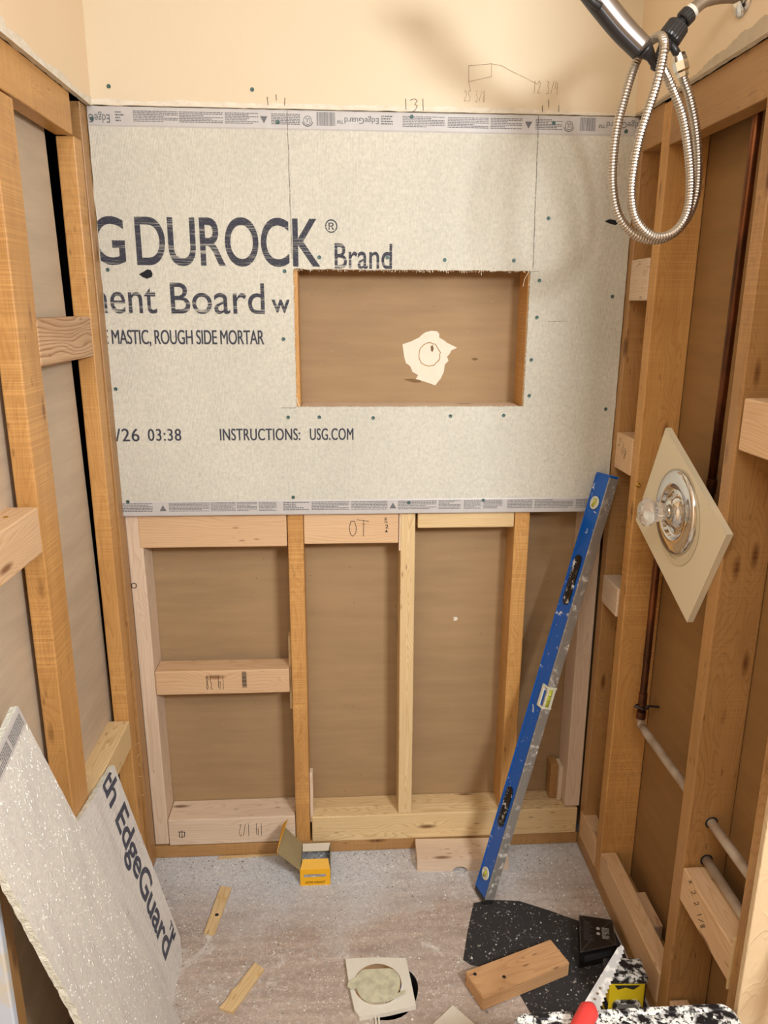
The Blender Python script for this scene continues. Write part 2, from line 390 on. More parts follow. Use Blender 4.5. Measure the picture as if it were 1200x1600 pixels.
# floor with drain hole
def build_floor():
    bm = bmesh.new(); hc = V((.095, -.462)); R = .076; n = 32
    xs = (-1.3, hc.x-.15, hc.x+.15, 2.0); ys = (-3.2, hc.y-.15, hc.y+.15, .25)
    for i in range(3):
        for j in range(3):
            if i == 1 and j == 1: continue
            a = [bm.verts.new((x, y, 0)) for x, y in ((xs[i], ys[j]), (xs[i+1], ys[j]), (xs[i+1], ys[j+1]), (xs[i], ys[j+1]))]
            bm.faces.new(a)
    inn = []; out = []; dn = []
    for k in range(n):
        a = 2*math.pi*k/n; c, s = math.cos(a), math.sin(a); q = .15/max(abs(c), abs(s))
        inn.append(bm.verts.new((hc.x+R*c*(1+.04*math.sin(3*a)), hc.y+R*s, 0))); out.append(bm.verts.new((hc.x+q*c, hc.y+q*s, 0)))
        dn.append(bm.verts.new((hc.x+R*c, hc.y+R*s, -.12)))
    for k in range(n):
        j = (k+1) % n
        bm.faces.new((inn[k], out[k], out[j], inn[j])); f = bm.faces.new((inn[k], inn[j], dn[j], dn[k])); f.material_index = 1
    bm.faces.new(dn).material_index = 1
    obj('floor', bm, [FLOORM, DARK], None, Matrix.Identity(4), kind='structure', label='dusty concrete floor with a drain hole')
build_floor()
def shell(name, lo, hi, mat, parent=None, **k):
    bm = bmesh.new(); add_box(bm, lo, hi); return obj(name, bm, mat, parent, **k)
shell('ceiling', (-1.3, -3.2, 2.44), (2.0, .25, 2.5), CEILM, kind='structure')
shell('wall_front', (-1.3, -3.26, 0), (2.0, -3.2, 2.44), PAINTS, kind='structure')
shell('light_seal', (-1.36, .16, 0), (2.0, .22, 2.44), DARK, WB)  # unseen dark sheet added behind the wall to keep light out
# drywall papers seen from behind
shell('drywall_back_paper', (-.62, .0885, 0), (.80, .101, 1.93), KRAFT, WB)
bm = bmesh.new(); add_poly_prism(bm, [(-.583, -1.1, 0), (-.583, -.045, 0), (-.583, -.142, 1.95), (-.583, -1.1, 1.95)], (-.012, 0, 0)); obj('drywall_back_paper', bm, KRAFTL, WL)
shell('light_seal', (-.69, -3.2, 0), (-.66, .16, 2.44), DARK, WL)  # dark sheet added to block light behind the left drywall gap
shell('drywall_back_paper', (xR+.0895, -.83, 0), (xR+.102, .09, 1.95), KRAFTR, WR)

# painted drywall above, ragged lower edges
def ragged_panel(name, parent, a, b, zbot, zt, out, thick, mat, seed, amp=.0015, label=None):
    """sheet running horizontally from a to b (2-D xy), facing 'out'"""
    a = V((*a, 0)); b = V((*b, 0)); o = V((*out, 0)); n = max(8, int((b-a).length/.012)); bm = bmesh.new(); F = []; B = []
    for i in range(n+1):
        p = a.lerp(b, i/n); z = zbot+amp*noise.noise(V((i*.35, seed, 0)))+amp*.6*noise.noise(V((i*1.3, seed, 3)))
        F.append((bm.verts.new(p+V((0, 0, z))), bm.verts.new(p+V((0, 0, zt))))); q = p-o*thick
        B.append((bm.verts.new(q+V((0, 0, z))), bm.verts.new(q+V((0, 0, zt)))))
    for i in range(n):
        bm.faces.new((F[i][0], F[i+1][0], F[i+1][1], F[i][1])); bm.faces.new((B[i][0], B[i][1], B[i+1][1], B[i+1][0]))
        bm.faces.new((F[i][0], B[i][0], B[i+1][0], F[i+1][0])).material_index = 1
    for k in (0, n): bm.faces.new((F[k][0], F[k][1], B[k][1], B[k][0])).material_index = 1
    return obj(name, bm, [mat, GYP], parent, label=label, recalc=True)
def torn_strip(parent, a, b, z0, out, hfun, mat=GYP, name='torn_paper_edge', off=.0006):
    a = V((*a, 0)); b = V((*b, 0)); o = V((*out, 0)); n = max(8, int((b-a).length/.006)); bm = bmesh.new(); P = []
    for i in range(n+1):
        p = a.lerp(b, i/n)+o*off; h = max(.0008, hfun(i/n, i))
        P.append((bm.verts.new(p+V((0, 0, z0))), bm.verts.new(p+V((0, 0, z0+h)))))
    for i in range(n): bm.faces.new((P[i][0], P[i+1][0], P[i+1][1], P[i][1]))
    return obj(name, bm, mat, parent, recalc=False)
ragged_panel('painted_drywall', WB, (-.522, -.0127), (.672, -.0127), 1.9255, 2.44, (0, -1), .0127, PAINT, 1)
torn_strip(WB, (-.522, -.0127), (.672, -.0127), 1.9262, (0, -1), lambda t, i: .010+.005*noise.noise(V((i*.08, 1, 0)))+.0022*noise.noise(V((i*.5, 4, 0)))-.006*max(0, t-.72)/.28)
ragged_panel('painted_drywall', WL, (-.521, -.85), (-.521, .0), 1.925, 2.44, (1, 0), .0127, PAINTS, 2, .002)
torn_strip(WL, (-.521, -.85), (-.521, -.013), 1.9235, (1, 0), lambda t, i: .011+.010*max(0, noise.noise(V((i*.06, 7, 0)))+.2)+.003*noise.noise(V((i*.4, 9, 0)))+(.012 if .38 < t < .48 else 0))
ragged_panel('painted_drywall', WR, (.672, -.85), (.672, .0), 1.9255, 2.44, (-1, 0), .0127, PAINTS, 3, .002)
torn_strip(WR, (.672, -.85), (.672, -.30), 1.9245, (-1, 0), lambda t, i: .006+(.045*(1-t)**.6)*(.75+.5*noise.noise(V((i*.12, 2, 0))))*(1 if t < .93 else .3)+.003*noise.noise(V((i*.5, 2, 0))), GYPG)
torn_strip(WR, (.672, -.30), (.672, -.013), 1.9245, (-1, 0), lambda t, i: .005+.004*noise.noise(V((i*.3, 5, 0))), GYPG)
# closers behind the painted band so no light leaks
shell('light_seal', (-.62, .0, 1.96), (.80, .05, 2.44), DARK, WB)
shell('light_seal', (xR, -.84, 1.96), (xR+.09, .0, 2.44), DARK, WR)

# ---- back wall framing
lumber('stud', (-.130, 0, .038), (-.090, .0885, 1.93), OLD, WB, lean=(0.001, 0, 0))
lumber('stud', (.160, 0, .121), (.198, .0885, 1.237), PINE, WB, lean=(-.004, 0, 0), label='pale new pine stud with a knot')
lumber('niche_header', (-.0895, .0005, 1.5945), (.4495, .087, 1.632), OLD, WB)
lumber('niche_sill', (-.0895, .0005, 1.2375), (.4495, .087, 1.2755), PALE, WB)
lumber('stud', (.450, 0, .121), (.489, .0885, 1.93), OLD, WB, lean=(.003, 0, 0))
lumber('stud', (-.5245, 0.002, .045), (-.4855, .0865, 1.92), PALE, WB, lean=(-.013, 0, 0), label='pale new corner stud leaning slightly left')
lumber('stud', (.640, .002, .125), (.6835, .0865, 1.92), PALE, WB, lean=(-.004, 0, 0), label='pale new corner stud')
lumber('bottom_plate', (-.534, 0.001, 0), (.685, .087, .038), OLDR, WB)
b10 = lumber('blocking', (-.0885, .001, .926), (.152, .039, 1.010), NEW, WB, label='new block marked 10 upside down')
lumber('blocking', (-.500, .001, .921), (-.1315, .039, 1.010), NEW, WB)
lumber('blocking', (.201, .001, .965), (.4495, .060, 1.012), PINE, WB, label='thin pale block at the right')
b14 = lumber('blocking', (-.4885, .001, .510), (-.136, .066, .579), NEW, WB, lean=None, label='middle block with handwriting and a bar code')
bb = lumber('blocking', (-.485, -.0005, .042), (-.1315, .038, .125), PALE, WB, label='low block marked 14 1/2 upside down')
lumber('blocking', (-.0845, -.003, .039), (.678, .035, .121), PINE, WB, label='long pale pine bottom rail')
lumber('blocking', (-.485, .030, .05), (-.1315, .087, .1245), PALE, WB)
lumber('blocking', (-.0845, .036, .05), (.678, .087, .1205), PINE, WB)
lumber('shim', (-.0885, .004, .10), (-.080, .03, .258), PALE, WB, .0008)
lumber('shim', (-.1375, .02, .45), (-.131, .05, .665), PINE, WB, .0008)
lumber('shim', (.1535, .002, .905), (.1595, .03, 1.009), PALE, WB, .0008)
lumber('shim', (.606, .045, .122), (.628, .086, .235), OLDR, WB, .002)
lumber('shim', (.628, .035, .122), (.640, .080, .232), PALE, WB, .0015)

# ---- left wall framing (studs laid flat)
lumber('stud', (xL-.038, -.513, .0), (xL, -.424, 1.842), OLD, WL, lean=(0, .010, 0), label='orange aged stud, nearest on the left')
lumber('stud', (xL-.038, -.100, .0), (xL, -.052, 1.846), OLD, WL, lean=(0, -.008, 0))
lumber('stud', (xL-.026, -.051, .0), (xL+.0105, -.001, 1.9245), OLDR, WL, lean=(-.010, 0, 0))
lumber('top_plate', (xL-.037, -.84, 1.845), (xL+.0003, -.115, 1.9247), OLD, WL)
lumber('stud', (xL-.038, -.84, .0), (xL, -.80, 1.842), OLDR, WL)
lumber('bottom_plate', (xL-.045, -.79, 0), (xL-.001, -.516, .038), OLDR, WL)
lumber('blocking', (xL-.037, -.4215, 1.402), (xL+.0012, -.116, 1.487), FIG, WL, label='short block with swirling wood grain')
lumber('blocking', (xL-.065, -.797, 1.082), (xL+.004, -.518, 1.166), NEW, WL, label='reddish new block with an oval knot')
lumber('blocking', (xL-.055, -.420, .425), (xL+.002, -.105, .500), PINE, WL)
bm = bmesh.new(); add_lathe(bm, (xL-.024, -.585, 1.1655), (0, 0, 1), [(0, .0042), (.0015, .0042), (.0022, .002), (.0022, 0)], 10); obj('screw', bm, GOLD, WL, label='brass coloured screw head')
# nails and chips on the left corner nailer: splinters
bm = bmesh.new()
for i in range(16):
    p = V((xL+.001, -.02-.05*random.random(), .25+.3*random.random())); d = V((random.uniform(.3, 1), random.uniform(-1, 1), random.uniform(-1, 1))).normalized()*.010
    add_tube(bm, [p, p+d], .0007, 4)
obj('wood_splinters', bm, PINE, WL, kind='stuff')

# ---- right wall framing
lumber('stud', (xR, -.181, .038), (xR+.0885, -.144, 1.921), OLD, WR, label='orange aged stud beside the copper pipe')
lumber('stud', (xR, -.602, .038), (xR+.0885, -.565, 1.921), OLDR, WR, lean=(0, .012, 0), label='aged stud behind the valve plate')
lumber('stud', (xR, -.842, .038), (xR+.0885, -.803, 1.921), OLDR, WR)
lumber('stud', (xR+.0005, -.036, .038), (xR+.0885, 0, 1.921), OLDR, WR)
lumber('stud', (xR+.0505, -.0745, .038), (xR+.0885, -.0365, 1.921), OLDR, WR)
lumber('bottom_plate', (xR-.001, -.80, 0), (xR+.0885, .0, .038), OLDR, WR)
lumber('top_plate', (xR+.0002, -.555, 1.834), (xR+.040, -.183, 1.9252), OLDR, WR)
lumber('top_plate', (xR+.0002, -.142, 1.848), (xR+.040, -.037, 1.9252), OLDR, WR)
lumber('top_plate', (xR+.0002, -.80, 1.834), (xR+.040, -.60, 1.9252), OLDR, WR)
lumber('blocking', (xR-.001, -.142, 1.527), (xR+.045, -.037, 1.618), PALE, WR)
b58 = lumber('blocking', (xR-.001, -.142, 1.129), (xR+.045, -.037, 1.217), NEW, WR, label='new block marked 5 7/8')
lumber('blocking', (xR-.004, -.142, .772), (xR+.040, -.037, .846), PALE, WR)
lumber('blocking', (xR-.001, -.802, 1.277), (xR+.040, -.604, 1.366), NEW, WR, label='new block with a knot, beside the frame edge')
b22 = lumber('blocking', (xR-.002, -.800, .352), (xR+.060, -.604, .428), NEW, WR, label='new block marked with handwritten measurement')
lumber('shim', (xR-.004, -.806, .34), (xR+.03, -.8015, .45), PINE, WR, .0008)
lumber('blocking', (xR-.001, -.142, .039), (xR+.038, -.012, .122), NEW, WR)
lumber('blocking', (xR-.001, -.563, .039), (xR+.040, -.184, .118), NEW, WR)
lumber('blocking', (xR+.042, -.40, .039), (xR+.080, -.29, .085), NEW, WR)
lumber('blocking', (xR+.004, -.70, .039), (xR+.044, -.606, .095), NEW, WR)
bm = bmesh.new(); add_lathe(bm, (xR+.004, -.181, 1.118), (0, -1, 0), [(0, .005), (.004, .005), (.005, .003), (.012, .0025), (.014, 0)], 8); obj('screw', bm, GOLD, WR, label='brass screw driven into the stud')
# return of drywall at the alcove mouths
bm = bmesh.new(); add_box(bm, (xR-.013, -.858, 0), (xR+.30, -.8455, 2.44), .002); obj('painted_jamb', bm, JAMBP, WR, label='thickly textured cream drywall end')
shell('painted_drywall', (xR+.30, -3.2, 0), (xR+.33, -.858, 2.44), PAINTS, WR) if False else None
shell('partition', (.985, -.858, 0), (2.0, -.80, 2.44), PAINTS, WR)
shell('room_side', (1.96, -3.2, 0), (2.0, -.858, 2.44), PAINTS, WR)
bm = bmesh.new(); add_box(bm, (xL-.06, -.858, 0), (xL+.008, -.8425, 1.85), .003); obj('painted_jamb', bm, CASE, WL, label='bluish white painted drywall end')
shell('room_side', (-.66, -3.2, 0), (-.60, -.86, 2.44), PAINTS, WL)
# yellow screw stub at the right edge
bm = bmesh.new(); add_tube(bm, [(xR+.05, -.760, .83), (xR+.066, -.80, .815)], .0022, 8); add_lathe(bm, (xR+.0495, -.7585, .8305), (-.3, .9, .3), [(0, .0025), (.004, .0045), (.005, 0)], 10)
obj('wall_anchor', bm, YEL, WR, label='yellow plastic anchor')

# ------------------------------------------------------------------ printing helpers
_tc = {}
def text_verts(s, bold=0.0, space=1.0):
    key = (s, bold, space)
    if key in _tc: return _tc[key]
    cu = bpy.data.curves.new('tmp', 'FONT'); cu.body = s; cu.size = 1; cu.offset = bold; cu.space_character = space; cu.resolution_u = 8
    o = bpy.data.objects.new('tmp', cu); COL.objects.link(o); dg = bpy.context.evaluated_depsgraph_get(); dg.update()
    me = bpy.data.meshes.new_from_object(o.evaluated_get(dg))
    vs = [v.co.to_2d() for v in me.vertices]; fs = [tuple(p.vertices) for p in me.polygons]
    bpy.data.objects.remove(o); bpy.data.curves.remove(cu); bpy.data.meshes.remove(me)
    x0 = min(v.x for v in vs); x1 = max(v.x for v in vs); y0 = min(v.y for v in vs); y1 = max(v.y for v in vs)
    vs = [((v.x-x0)/(x1-x0), (v.y-y0)/(y1-y0)) for v in vs]
    _tc[key] = (vs, fs); return vs, fs
def add_text(bm, s, f, bold=0.0, flip=False, space=1.0):
    """f maps unit square to 3-D"""
    vs, fs = text_verts(s, bold, space)
    B = [bm.verts.new(f(1-u, 1-v) if flip else f(u, v)) for u, v in vs]
    for q in fs:
        try: bm.faces.new([B[i] for i in q])
        except ValueError: pass
def boxmap(x0, x1, z0, z1, y): return lambda u, v: V((x0+(x1-x0)*u, y, z0+(z1-z0)*v))
def clip(bm, co, no):
    bmesh.ops.bisect_plane(bm, geom=bm.verts[:]+bm.edges[:]+bm.faces[:], plane_co=co, plane_no=no, clear_outer=True)
def add_ribbon(bm, pts, w, nrm):
    pts = [V(p) for p in pts]; nrm = V(nrm)
    for a, b in zip(pts, pts[1:]):
        d = (b-a); 
        if d.length < 1e-6: continue
        s = d.cross(nrm).normalized()*w/2; e = d.normalized()*w*.3
        bm.faces.new([bm.verts.new(q) for q in (a-s-e, b-s+e, b+s+e, a+s-e)])
STR = {'0': [[(.5, 1), (.15, .8), (.1, .4), (.3, .05), (.7, .05), (.9, .4), (.8, .85), (.5, 1)]], '1': [[(.5, 1), (.48, 0)]],
 '2': [[(.1, .8), (.4, 1), (.8, .85), (.7, .55), (.1, .05), (.95, .1)]], '3': [[(.1, .95), (.7, .95), (.4, .6), (.8, .4), (.6, .02), (.1, .08)]],
 '4': [[(.3, 1), (.1, .45), (.9, .5)], [(.75, .9), (.65, 0)]], '5': [[(.85, 1), (.3, .95), (.2, .6), (.75, .5), (.7, .1), (.1, .05)]],
 '7': [[(.1, .95), (.9, .95), (.4, 0)]], '8': [[(.5, .55), (.2, .8), (.5, 1), (.8, .8), (.2, .25), (.5, 0), (.8, .25), (.5, .55)]],
 '/': [[(.9, 1), (.1, 0)]], 'x': [[(.1, .8), (.9, .2)], [(.8, .9), (.2, .1)]], ' ': [],
 'o': [[(.1, .5), (.5, .9), (.9, .5), (.5, .1), (.1, .5)]]}
def add_hand(bm, s, f, w, nrm, flip=False):
    n = len(s)
    for i, ch in enumerate(s):
        for st in STR[ch]:
            P = []
            for u, v in st:
                a = (i+.1+.8*u)/n; P.append(f(1-a, 1-v) if flip else f(a, v))
            add_ribbon(bm, P, w, nrm)

# ------------------------------------------------------------------ fixed cement board with niche
BY = -.0127
CB = empty('cement_board', (.07, 0, 1.01), 'large grey cement board fixed to the back wall with a rectangular niche opening', 'cement board')
def build_board():
    bm = bmesh.new(); nx, nz = 56, 44
    ox0, ox1, oz0, oz1 = xL+.0025, .6835, 1.0095, ZT-.0005
    ix0, ix1, iz0, iz1 = -.0985, .4545, 1.2765, 1.593
    def loop(x0, x1, z0, z1, amp, sd, rag=None):
        P = []
        for i in range(nx): P.append([x0+(x1-x0)*i/nx, z0, 0])
        for i in range(nz): P.append([x1, z0+(z1-z0)*i/nz, 1])
        for i in range(nx): P.append([x1+(x0-x1)*i/nx, z1, 2])
        for i in range(nz): P.append([x0, z1+(z0-z1)*i/nz, 3])
        out = []
        for k, (x, z, s) in enumerate(P):
            a = amp[s]*(noise.noise(V((k*.41, sd, 0)))+.6*noise.noise(V((k*1.7, sd, 2))))
            if s in (0, 2): z += a
            else: x += a
            out.append((x, z))
        return out
    O = loop(ox0, ox1, oz0, oz1, (0, .0018, 0, .002), 3); I = loop(ix0, ix1, iz0, iz1, (.0012, .0012, .0022, .0012), 8)
    def ring(P, y): return [bm.verts.new((x, y, z)) for x, z in P]
    m = len(O); OF, IF, OB, IB = ring(O, BY), ring(I, BY), ring(O, -.0003), ring(I, -.0003)
    for k in range(m):
        j = (k+1) % m
        bm.faces.new((OF[k], OF[j], IF[j], IF[k])); bm.faces.new((OB[k], IB[k], IB[j], OB[j]))
        bm.faces.new((OF[k], OB[k], OB[j], OF[j])).material_index = 1; bm.faces.new((IF[k], IF[j], IB[j], IB[k])).material_index = 1
    obj('panel', bm, [CEM, CEDGE], CB)
    # tapes at the factory edges
    for z0, z1, sd in ((1.0085, 1.0465, 0), (1.884, ZT, 1)):
        bm = bmesh.new(); n = 120; P = []
        for i in range(n+1):
            x = xL+.004+(.6825-xL-.004)*i/n
            wob = .0008*noise.noise(V((i*.5, sd, 0)))
            P.append([bm.verts.new((x, BY-(.0012 if 0 < q < 3 else .0002), z)) for q, z in enumerate((z0, z0+.003, z1-.003+wob, z1+wob))])
        for A, B in zip(P, P[1:]):
            for q in range(3): bm.faces.new((A[q], B[q], B[q+1], A[q+1]))
        obj('edge_tape', bm, TAPE, CB, label='grey printed edge tape', recalc=False)
    # frayed mesh around the niche
    bm = bmesh.new()
    for i in range(520):
        s = random.random()
        if s < .42: p = V((random.uniform(-.098, .454), BY-.001, 1.5925+random.uniform(-.002, .004))); d = V((random.uniform(-.4, .4), random.uniform(-.3, .2), -1))
        elif s < .62: p = V((random.uniform(-.098, .454), BY-.0005, 1.2765+random.uniform(-.004, .002))); d = V((random.uniform(-1, 1), -.1, random.uniform(-.3, .6)))
        elif s < .82: p = V((-.099+random.uniform(-.003, .001), BY-.0005, random.uniform(1.277, 1.593))); d = V((random.uniform(-.2, 1), -.1, random.uniform(-1, 1)))
        else: p = V((.4545+random.uniform(-.001, .003), BY-.0005, random.uniform(1.277, 1.593))); d = V((random.uniform(-1, .2), -.1, random.uniform(-1, 1)))
        add_ribbon(bm, [p, p+d.normalized()*random.uniform(.0015, .0045)], .0007, (0, 1, 0))
    add_ribbon(bm, [(.450, BY-.002, 1.592), (.440, BY-.004, 1.575), (.437, BY-.003, 1.558)], .0012, (0, 1, 0))
    add_ribbon(bm, [(.337, BY-.002, 1.592), (.338, BY-.003, 1.583)], .001, (0, 1, 0))
    add_ribbon(bm, [(-.097, BY-.002, 1.30), (-.094, BY-.003, 1.285), (-.09, BY-.002, 1.278)], .0014, (0, 1, 0))
    obj('frayed_fibres', bm, GYP, CB, kind='stuff', recalc=False, label='white frayed mesh along the niche cut')
build_board()
PY = BY-.0006
def printed(name, s, x0, x1, z0, z1, bold, mat, clipx=None, flip=False, y=PY, parent=None, clipx1=None, space=1.0, clipz=None):
    bm = bmesh.new(); add_text(bm, s, boxmap(x0, x1, z0, z1, y), bold, flip, space)
    if mat is INKS: add_text(bm, s, boxmap(x0+.0011, x1+.0011, z0, z1, y-.0001), bold, flip, space)
    if clipx is not None: clip(bm, (clipx, 0, 0), (-1, 0, 0))
    if clipx1 is not None: clip(bm, (clipx1, 0, 0), (1, 0, 0))
    if clipz is not None: clip(bm, (0, 0, clipz), (0, 0, -1))
    return obj(name, bm, mat, parent or CB, recalc=False)
CL = xL+.004
printed('printed_lettering', 'G', -.546, -.473, 1.598, 1.702, .012, INK, CL)
printed('printed_lettering', 'DUROCK', -.449, -.036, 1.597, 1.703, .012, INK, space=.97)
printed('printed_lettering', '®', -.024, .004, 1.672, 1.701, .004, INK)
printed('printed_lettering', 'Brand', -.003, .129, 1.594, 1.650, .008, INK, clipz=1.5945)
printed('printed_lettering', 'ment', -.578, -.412, 1.492, 1.549, .003, INK, CL)
printed('printed_lettering', 'Board', -.380, -.166, 1.492, 1.561, .003, INK)
printed('printed_lettering', 'w', -.150, -.108, 1.495, 1.525, .015, INK)
printed('printed_lettering', 'E MASTIC, ROUGH SIDE MORTAR', -.539, -.171, 1.418, 1.456, .0, INKS, CL, space=.95)
printed('printed_lettering', '5/26', -.552, -.476, 1.195, 1.226, .0, INKS, CL, space=1.1)
printed('printed_lettering', '03:38', -.455, -.377, 1.196, 1.225, .0, INKS, space=1.1)
printed('printed_lettering', 'INSTRUCTIONS:', -.284, -.092, 1.196, 1.225, .0, INKS, space=1.05)
printed('printed_lettering', 'USG.COM', -.068, .037, 1.196, 1.225, .0, INKS, space=1.05)
TY = BY-.0016
def fine_block(bm, x0, x1, z0, z1, rows, rnd, y=TY, f=None):
    h = (z1-z0)/rows
    for r in range(rows):
        x = x0; zz = z1-h*(r+.75); end = x1-(0 if rnd.random() < .7 else (x1-x0)*rnd.uniform(.1, .55))
        while x < end:
            wd = min(rnd.uniform(.002, .008), end-x); 
            q = [(x, zz), (x+wd, zz), (x+wd, zz+h*.52), (x, zz+h*.52)]
            bm.faces.new([bm.verts.new(f(*p) if f else V((p[0], y, p[1]))) for p in q]); x += wd+.0011
def tri(bm, x, z, s, up, y=TY):
    d = 1 if up else -1
    bm.faces.new([bm.verts.new((x-s, y, z-d*s*.8)), bm.verts.new((x+s, y, z-d*s*.8)), bm.verts.new((x, y, z+d*s))])
rnd = random.Random(5)
bm = bmesh.new()
for (a, b) in ((-.434, -.338), (-.336, -.242), (-.238, -.166), (-.138, -.075), (.150, .243), (.250, .342), (.346, .417), (.447, .508)):
    fine_block(bm, a, b, 1.8935, 1.9165, 7, rnd)
fine_block(bm, -.472, -.453, 1.893, 1.915, 4, rnd); fine_block(bm, .102, .128, 1.897, 1.917, 4, rnd)
for x in (-.154, .4315): tri(bm, x, 1.9035, .008, False)
for x in (-.059, .523):
    for k in range(20):
        a = 2*math.pi*k/20; b = 2*math.pi*(k+1)/20
        for R in (.0085,):
            add_ribbon(bm, [(x+R*math.cos(a), TY, 1.9035+R*math.sin(a)), (x+R*math.cos(b), TY, 1.9035+R*math.sin(b))], .0012, (0, 1, 0))
        if k < 10 or k > 9: 
            pass
    add_text(bm, 'UL', boxmap(x-.005, x+.005, 1.899, 1.908, TY), .01, True)
    for k in range(10):
        a = math.pi*(1.1+.8*k/10); b = math.pi*(1.1+.8*(k+1)/10)
        add_ribbon(bm, [(x+.0118*math.cos(a), TY, 1.9035+.0118*math.sin(a)), (x+.0118*math.cos(b), TY, 1.9035+.0118*math.sin(b))], .0018, (0, 1, 0))
obj('fine_print', bm, FINE, CB, recalc=False, kind='stuff')
for x0, x1 in ((-.039, .001), (.548, .582)):
    bm = bmesh.new(); x = x0
    while x < x1:
        wd = rnd.choice((.0008, .0012, .002)); bm.faces.new([bm.verts.new(p) for p in ((x, TY, 1.893), (x+wd, TY, 1.893), (x+wd, TY, 1.9205), (x, TY, 1.9205))]); x += wd+rnd.choice((.0008, .0012))
    obj('bar_code', bm, FINE, CB, recalc=False, kind='stuff')
GT = plain('tape_lettering', srgb(104, 104, 108), .7)
printed('tape_lettering', 'EdgeGuard™', .006, .097, 1.898, 1.9145, 0.0, GT, flip=True, y=TY)
printed('tape_lettering', 'EdgeGuard™', -.578, -.484, 1.890, 1.9125, 0.0, GT, CL+.002, flip=True, y=TY)
printed('tape_lettering', 'EdgeGuard™', .591, .690, 1.9, 1.917, 0.0, GT, flip=True, y=TY, clipx1=.681)
bm = bmesh.new()
for (a, b, r) in ((-.529, -.456, 6), (-.417, -.318, 7), (-.315, -.254, 7), (-.251, -.202, 7), (-.197, -.154, 7), (-.137, -.073, 5), (-.067, .026, 6), (.032, .122, 6), (.149, .246, 6), (.251, .307, 7), (.315, .359, 7), (.365, .413, 7), (.426, .490, 6), (.496, .596, 6), (.602, .660, 6)):
    fine_block(bm, a, b, 1.019, 1.0425, r, rnd)
tri(bm, -.4315, 1.028, .0085, True); tri(bm, .136, 1.029, .0085, True)
obj('fine_print', bm, FINE, CB, recalc=False, kind='stuff')
# screws
def screw_proto(parent, p, n=(0, -1, 0), r=.0043):
    bm = bmesh.new(); add_lathe(bm, (0, 0, 0), n, [(-.0005, r), (.0008, r), (.0012, r*.8), (.0004, r*.35), (-.0002, 0)], 12)
    return obj('screw', bm, SCREWM, parent, Matrix.Identity(4), True)
SCR = [(-.118, 1.588), (-.125, 1.436), (-.119, 1.252), (-.044, 1.252), (.086, 1.250), (.275, 1.254), (.406, 1.255), (.251, 1.616), (.413, 1.616), (.476, 1.572), (.475, 1.488), (.467, 1.389), (.467, 1.303), (.489, 1.709), (.654, 1.537), (.660, 1.270), (-.516, 1.588), (-.521, 1.320), (-.112, 1.053), (-.522, 1.898), (-.124, 1.899), (.170, 1.915), (.488, 1.908), (.654, 1.894), (-.515, 1.046), (.176, 1.037), (.364, 1.041), (-.038, 1.619), (.118, 1.620)]
s0 = None
for (x, z) in SCR:
    y = BY-.0014 if (z > 1.88 or z < 1.047) else BY-.0004
    M = Matrix.Translation((x, y, z))
    if s0 is None:
        s0 = screw_proto(CB, None); s0.matrix_basis = WM[CB].inverted() @ M; WM[s0] = M
    else: share('screw', s0, CB, M)
for (x, z) in ((-.481, 1.962), (-.177, 1.962)): share('screw', s0, WB, Matrix.Translation((x, BY-.0006, z)))
# black knock holes, pencil lines
for nm, pts in (('knocked_spot', [(-.447, 1.579), (-.437, 1.584), (-.428, 1.5895), (-.420, 1.588), (-.4165, 1.580), (-.419, 1.573), (-.430, 1.569), (-.440, 1.573)]), ('knocked_spot', [(.621, 1.704), (.632, 1.709), (.650, 1.706), (.655, 1.702), (.648, 1.696), (.634, 1.699)])):
    bm = bmesh.new(); bm.faces.new([bm.verts.new((x, BY-.0008, z)) for x, z in pts]); obj(nm, bm, BLOT, CB, recalc=False)
def wobble(p, q, n, a, y):
    out = []
    for i in range(n+1):
        t_ = i/n; x = p[0]+(q[0]-p[0])*t_; z = p[1]+(q[1]-p[1])*t_
        out.append((x+a*noise.noise(V((i*.3, p[0]*9, 1))), y, z)) 
    return out
for a_, b_, n_, w_, y_ in (((-.103, 1.923), (-.100, 1.615), 30, .0011, BY-.0019), ((.453, 1.923), (.459, 1.60), 30, .0014, BY-.0019), ((-.135, 1.2745), (-.10, 1.2745), 3, .001, PY), ((.456, 1.591), (.475, 1.593), 3, .001, PY), ((.50, 1.478), (.55, 1.480), 3, .0007, PY), ((.50, 1.13), (.53, 1.15), 3, .0007, PY)):
    bm = bmesh.new(); add_ribbon(bm, wobble(a_, b_, n_, .001, y_), w_, (0, 1, 0)); obj('pencil_line', bm, PENCIL, CB, recalc=False)
WY = BY-.0013
bm = bmesh.new()
for P in ([(.293, 2.018), (.343, 2.023), (.344, 1.998), (.294, 1.987), (.293, 2.018)], [(.294, 1.987), (.299, 1.968)], [(.343, 2.023), (.365, 2.020), (.389, 2.009), (.420, 1.997), (.447, 1.985)]):
    add_ribbon(bm, [(x, WY, z) for x, z in P], .0009, (0, 1, 0))
add_hand(bm, '25 3/8', boxmap(.284, .333, 1.947, 1.970, WY), .0008, (0, 1, 0)); add_hand(bm, '12 3/4', boxmap(.436, .495, 1.966, 1.992, WY), .0009, (0, 1, 0))
obj('pencil_note', bm, PENCILW, WB, recalc=False, label='faint pencil sketch with 25 3/8 and 12 3/4')
bm = bmesh.new()
for a, b in (((-.145, 1.948), (-.144, 1.932)), ((-.126, 1.953), (-.1255, 1.942)), ((-.107, 1.947), (-.108, 1.932)), ((.156, 1.950), (.157, 1.929)), ((.194, 1.951), (.195, 1.928)), ((.460, 1.943), (.461, 1.931)), ((.474, 1.955), (.475, 1.940)), ((.497, 1.944), (.498, 1.931))):
    add_ribbon(bm, [(a[0], WY, a[1]), (b[0], WY, b[1])], .0011, (0, 1, 0))
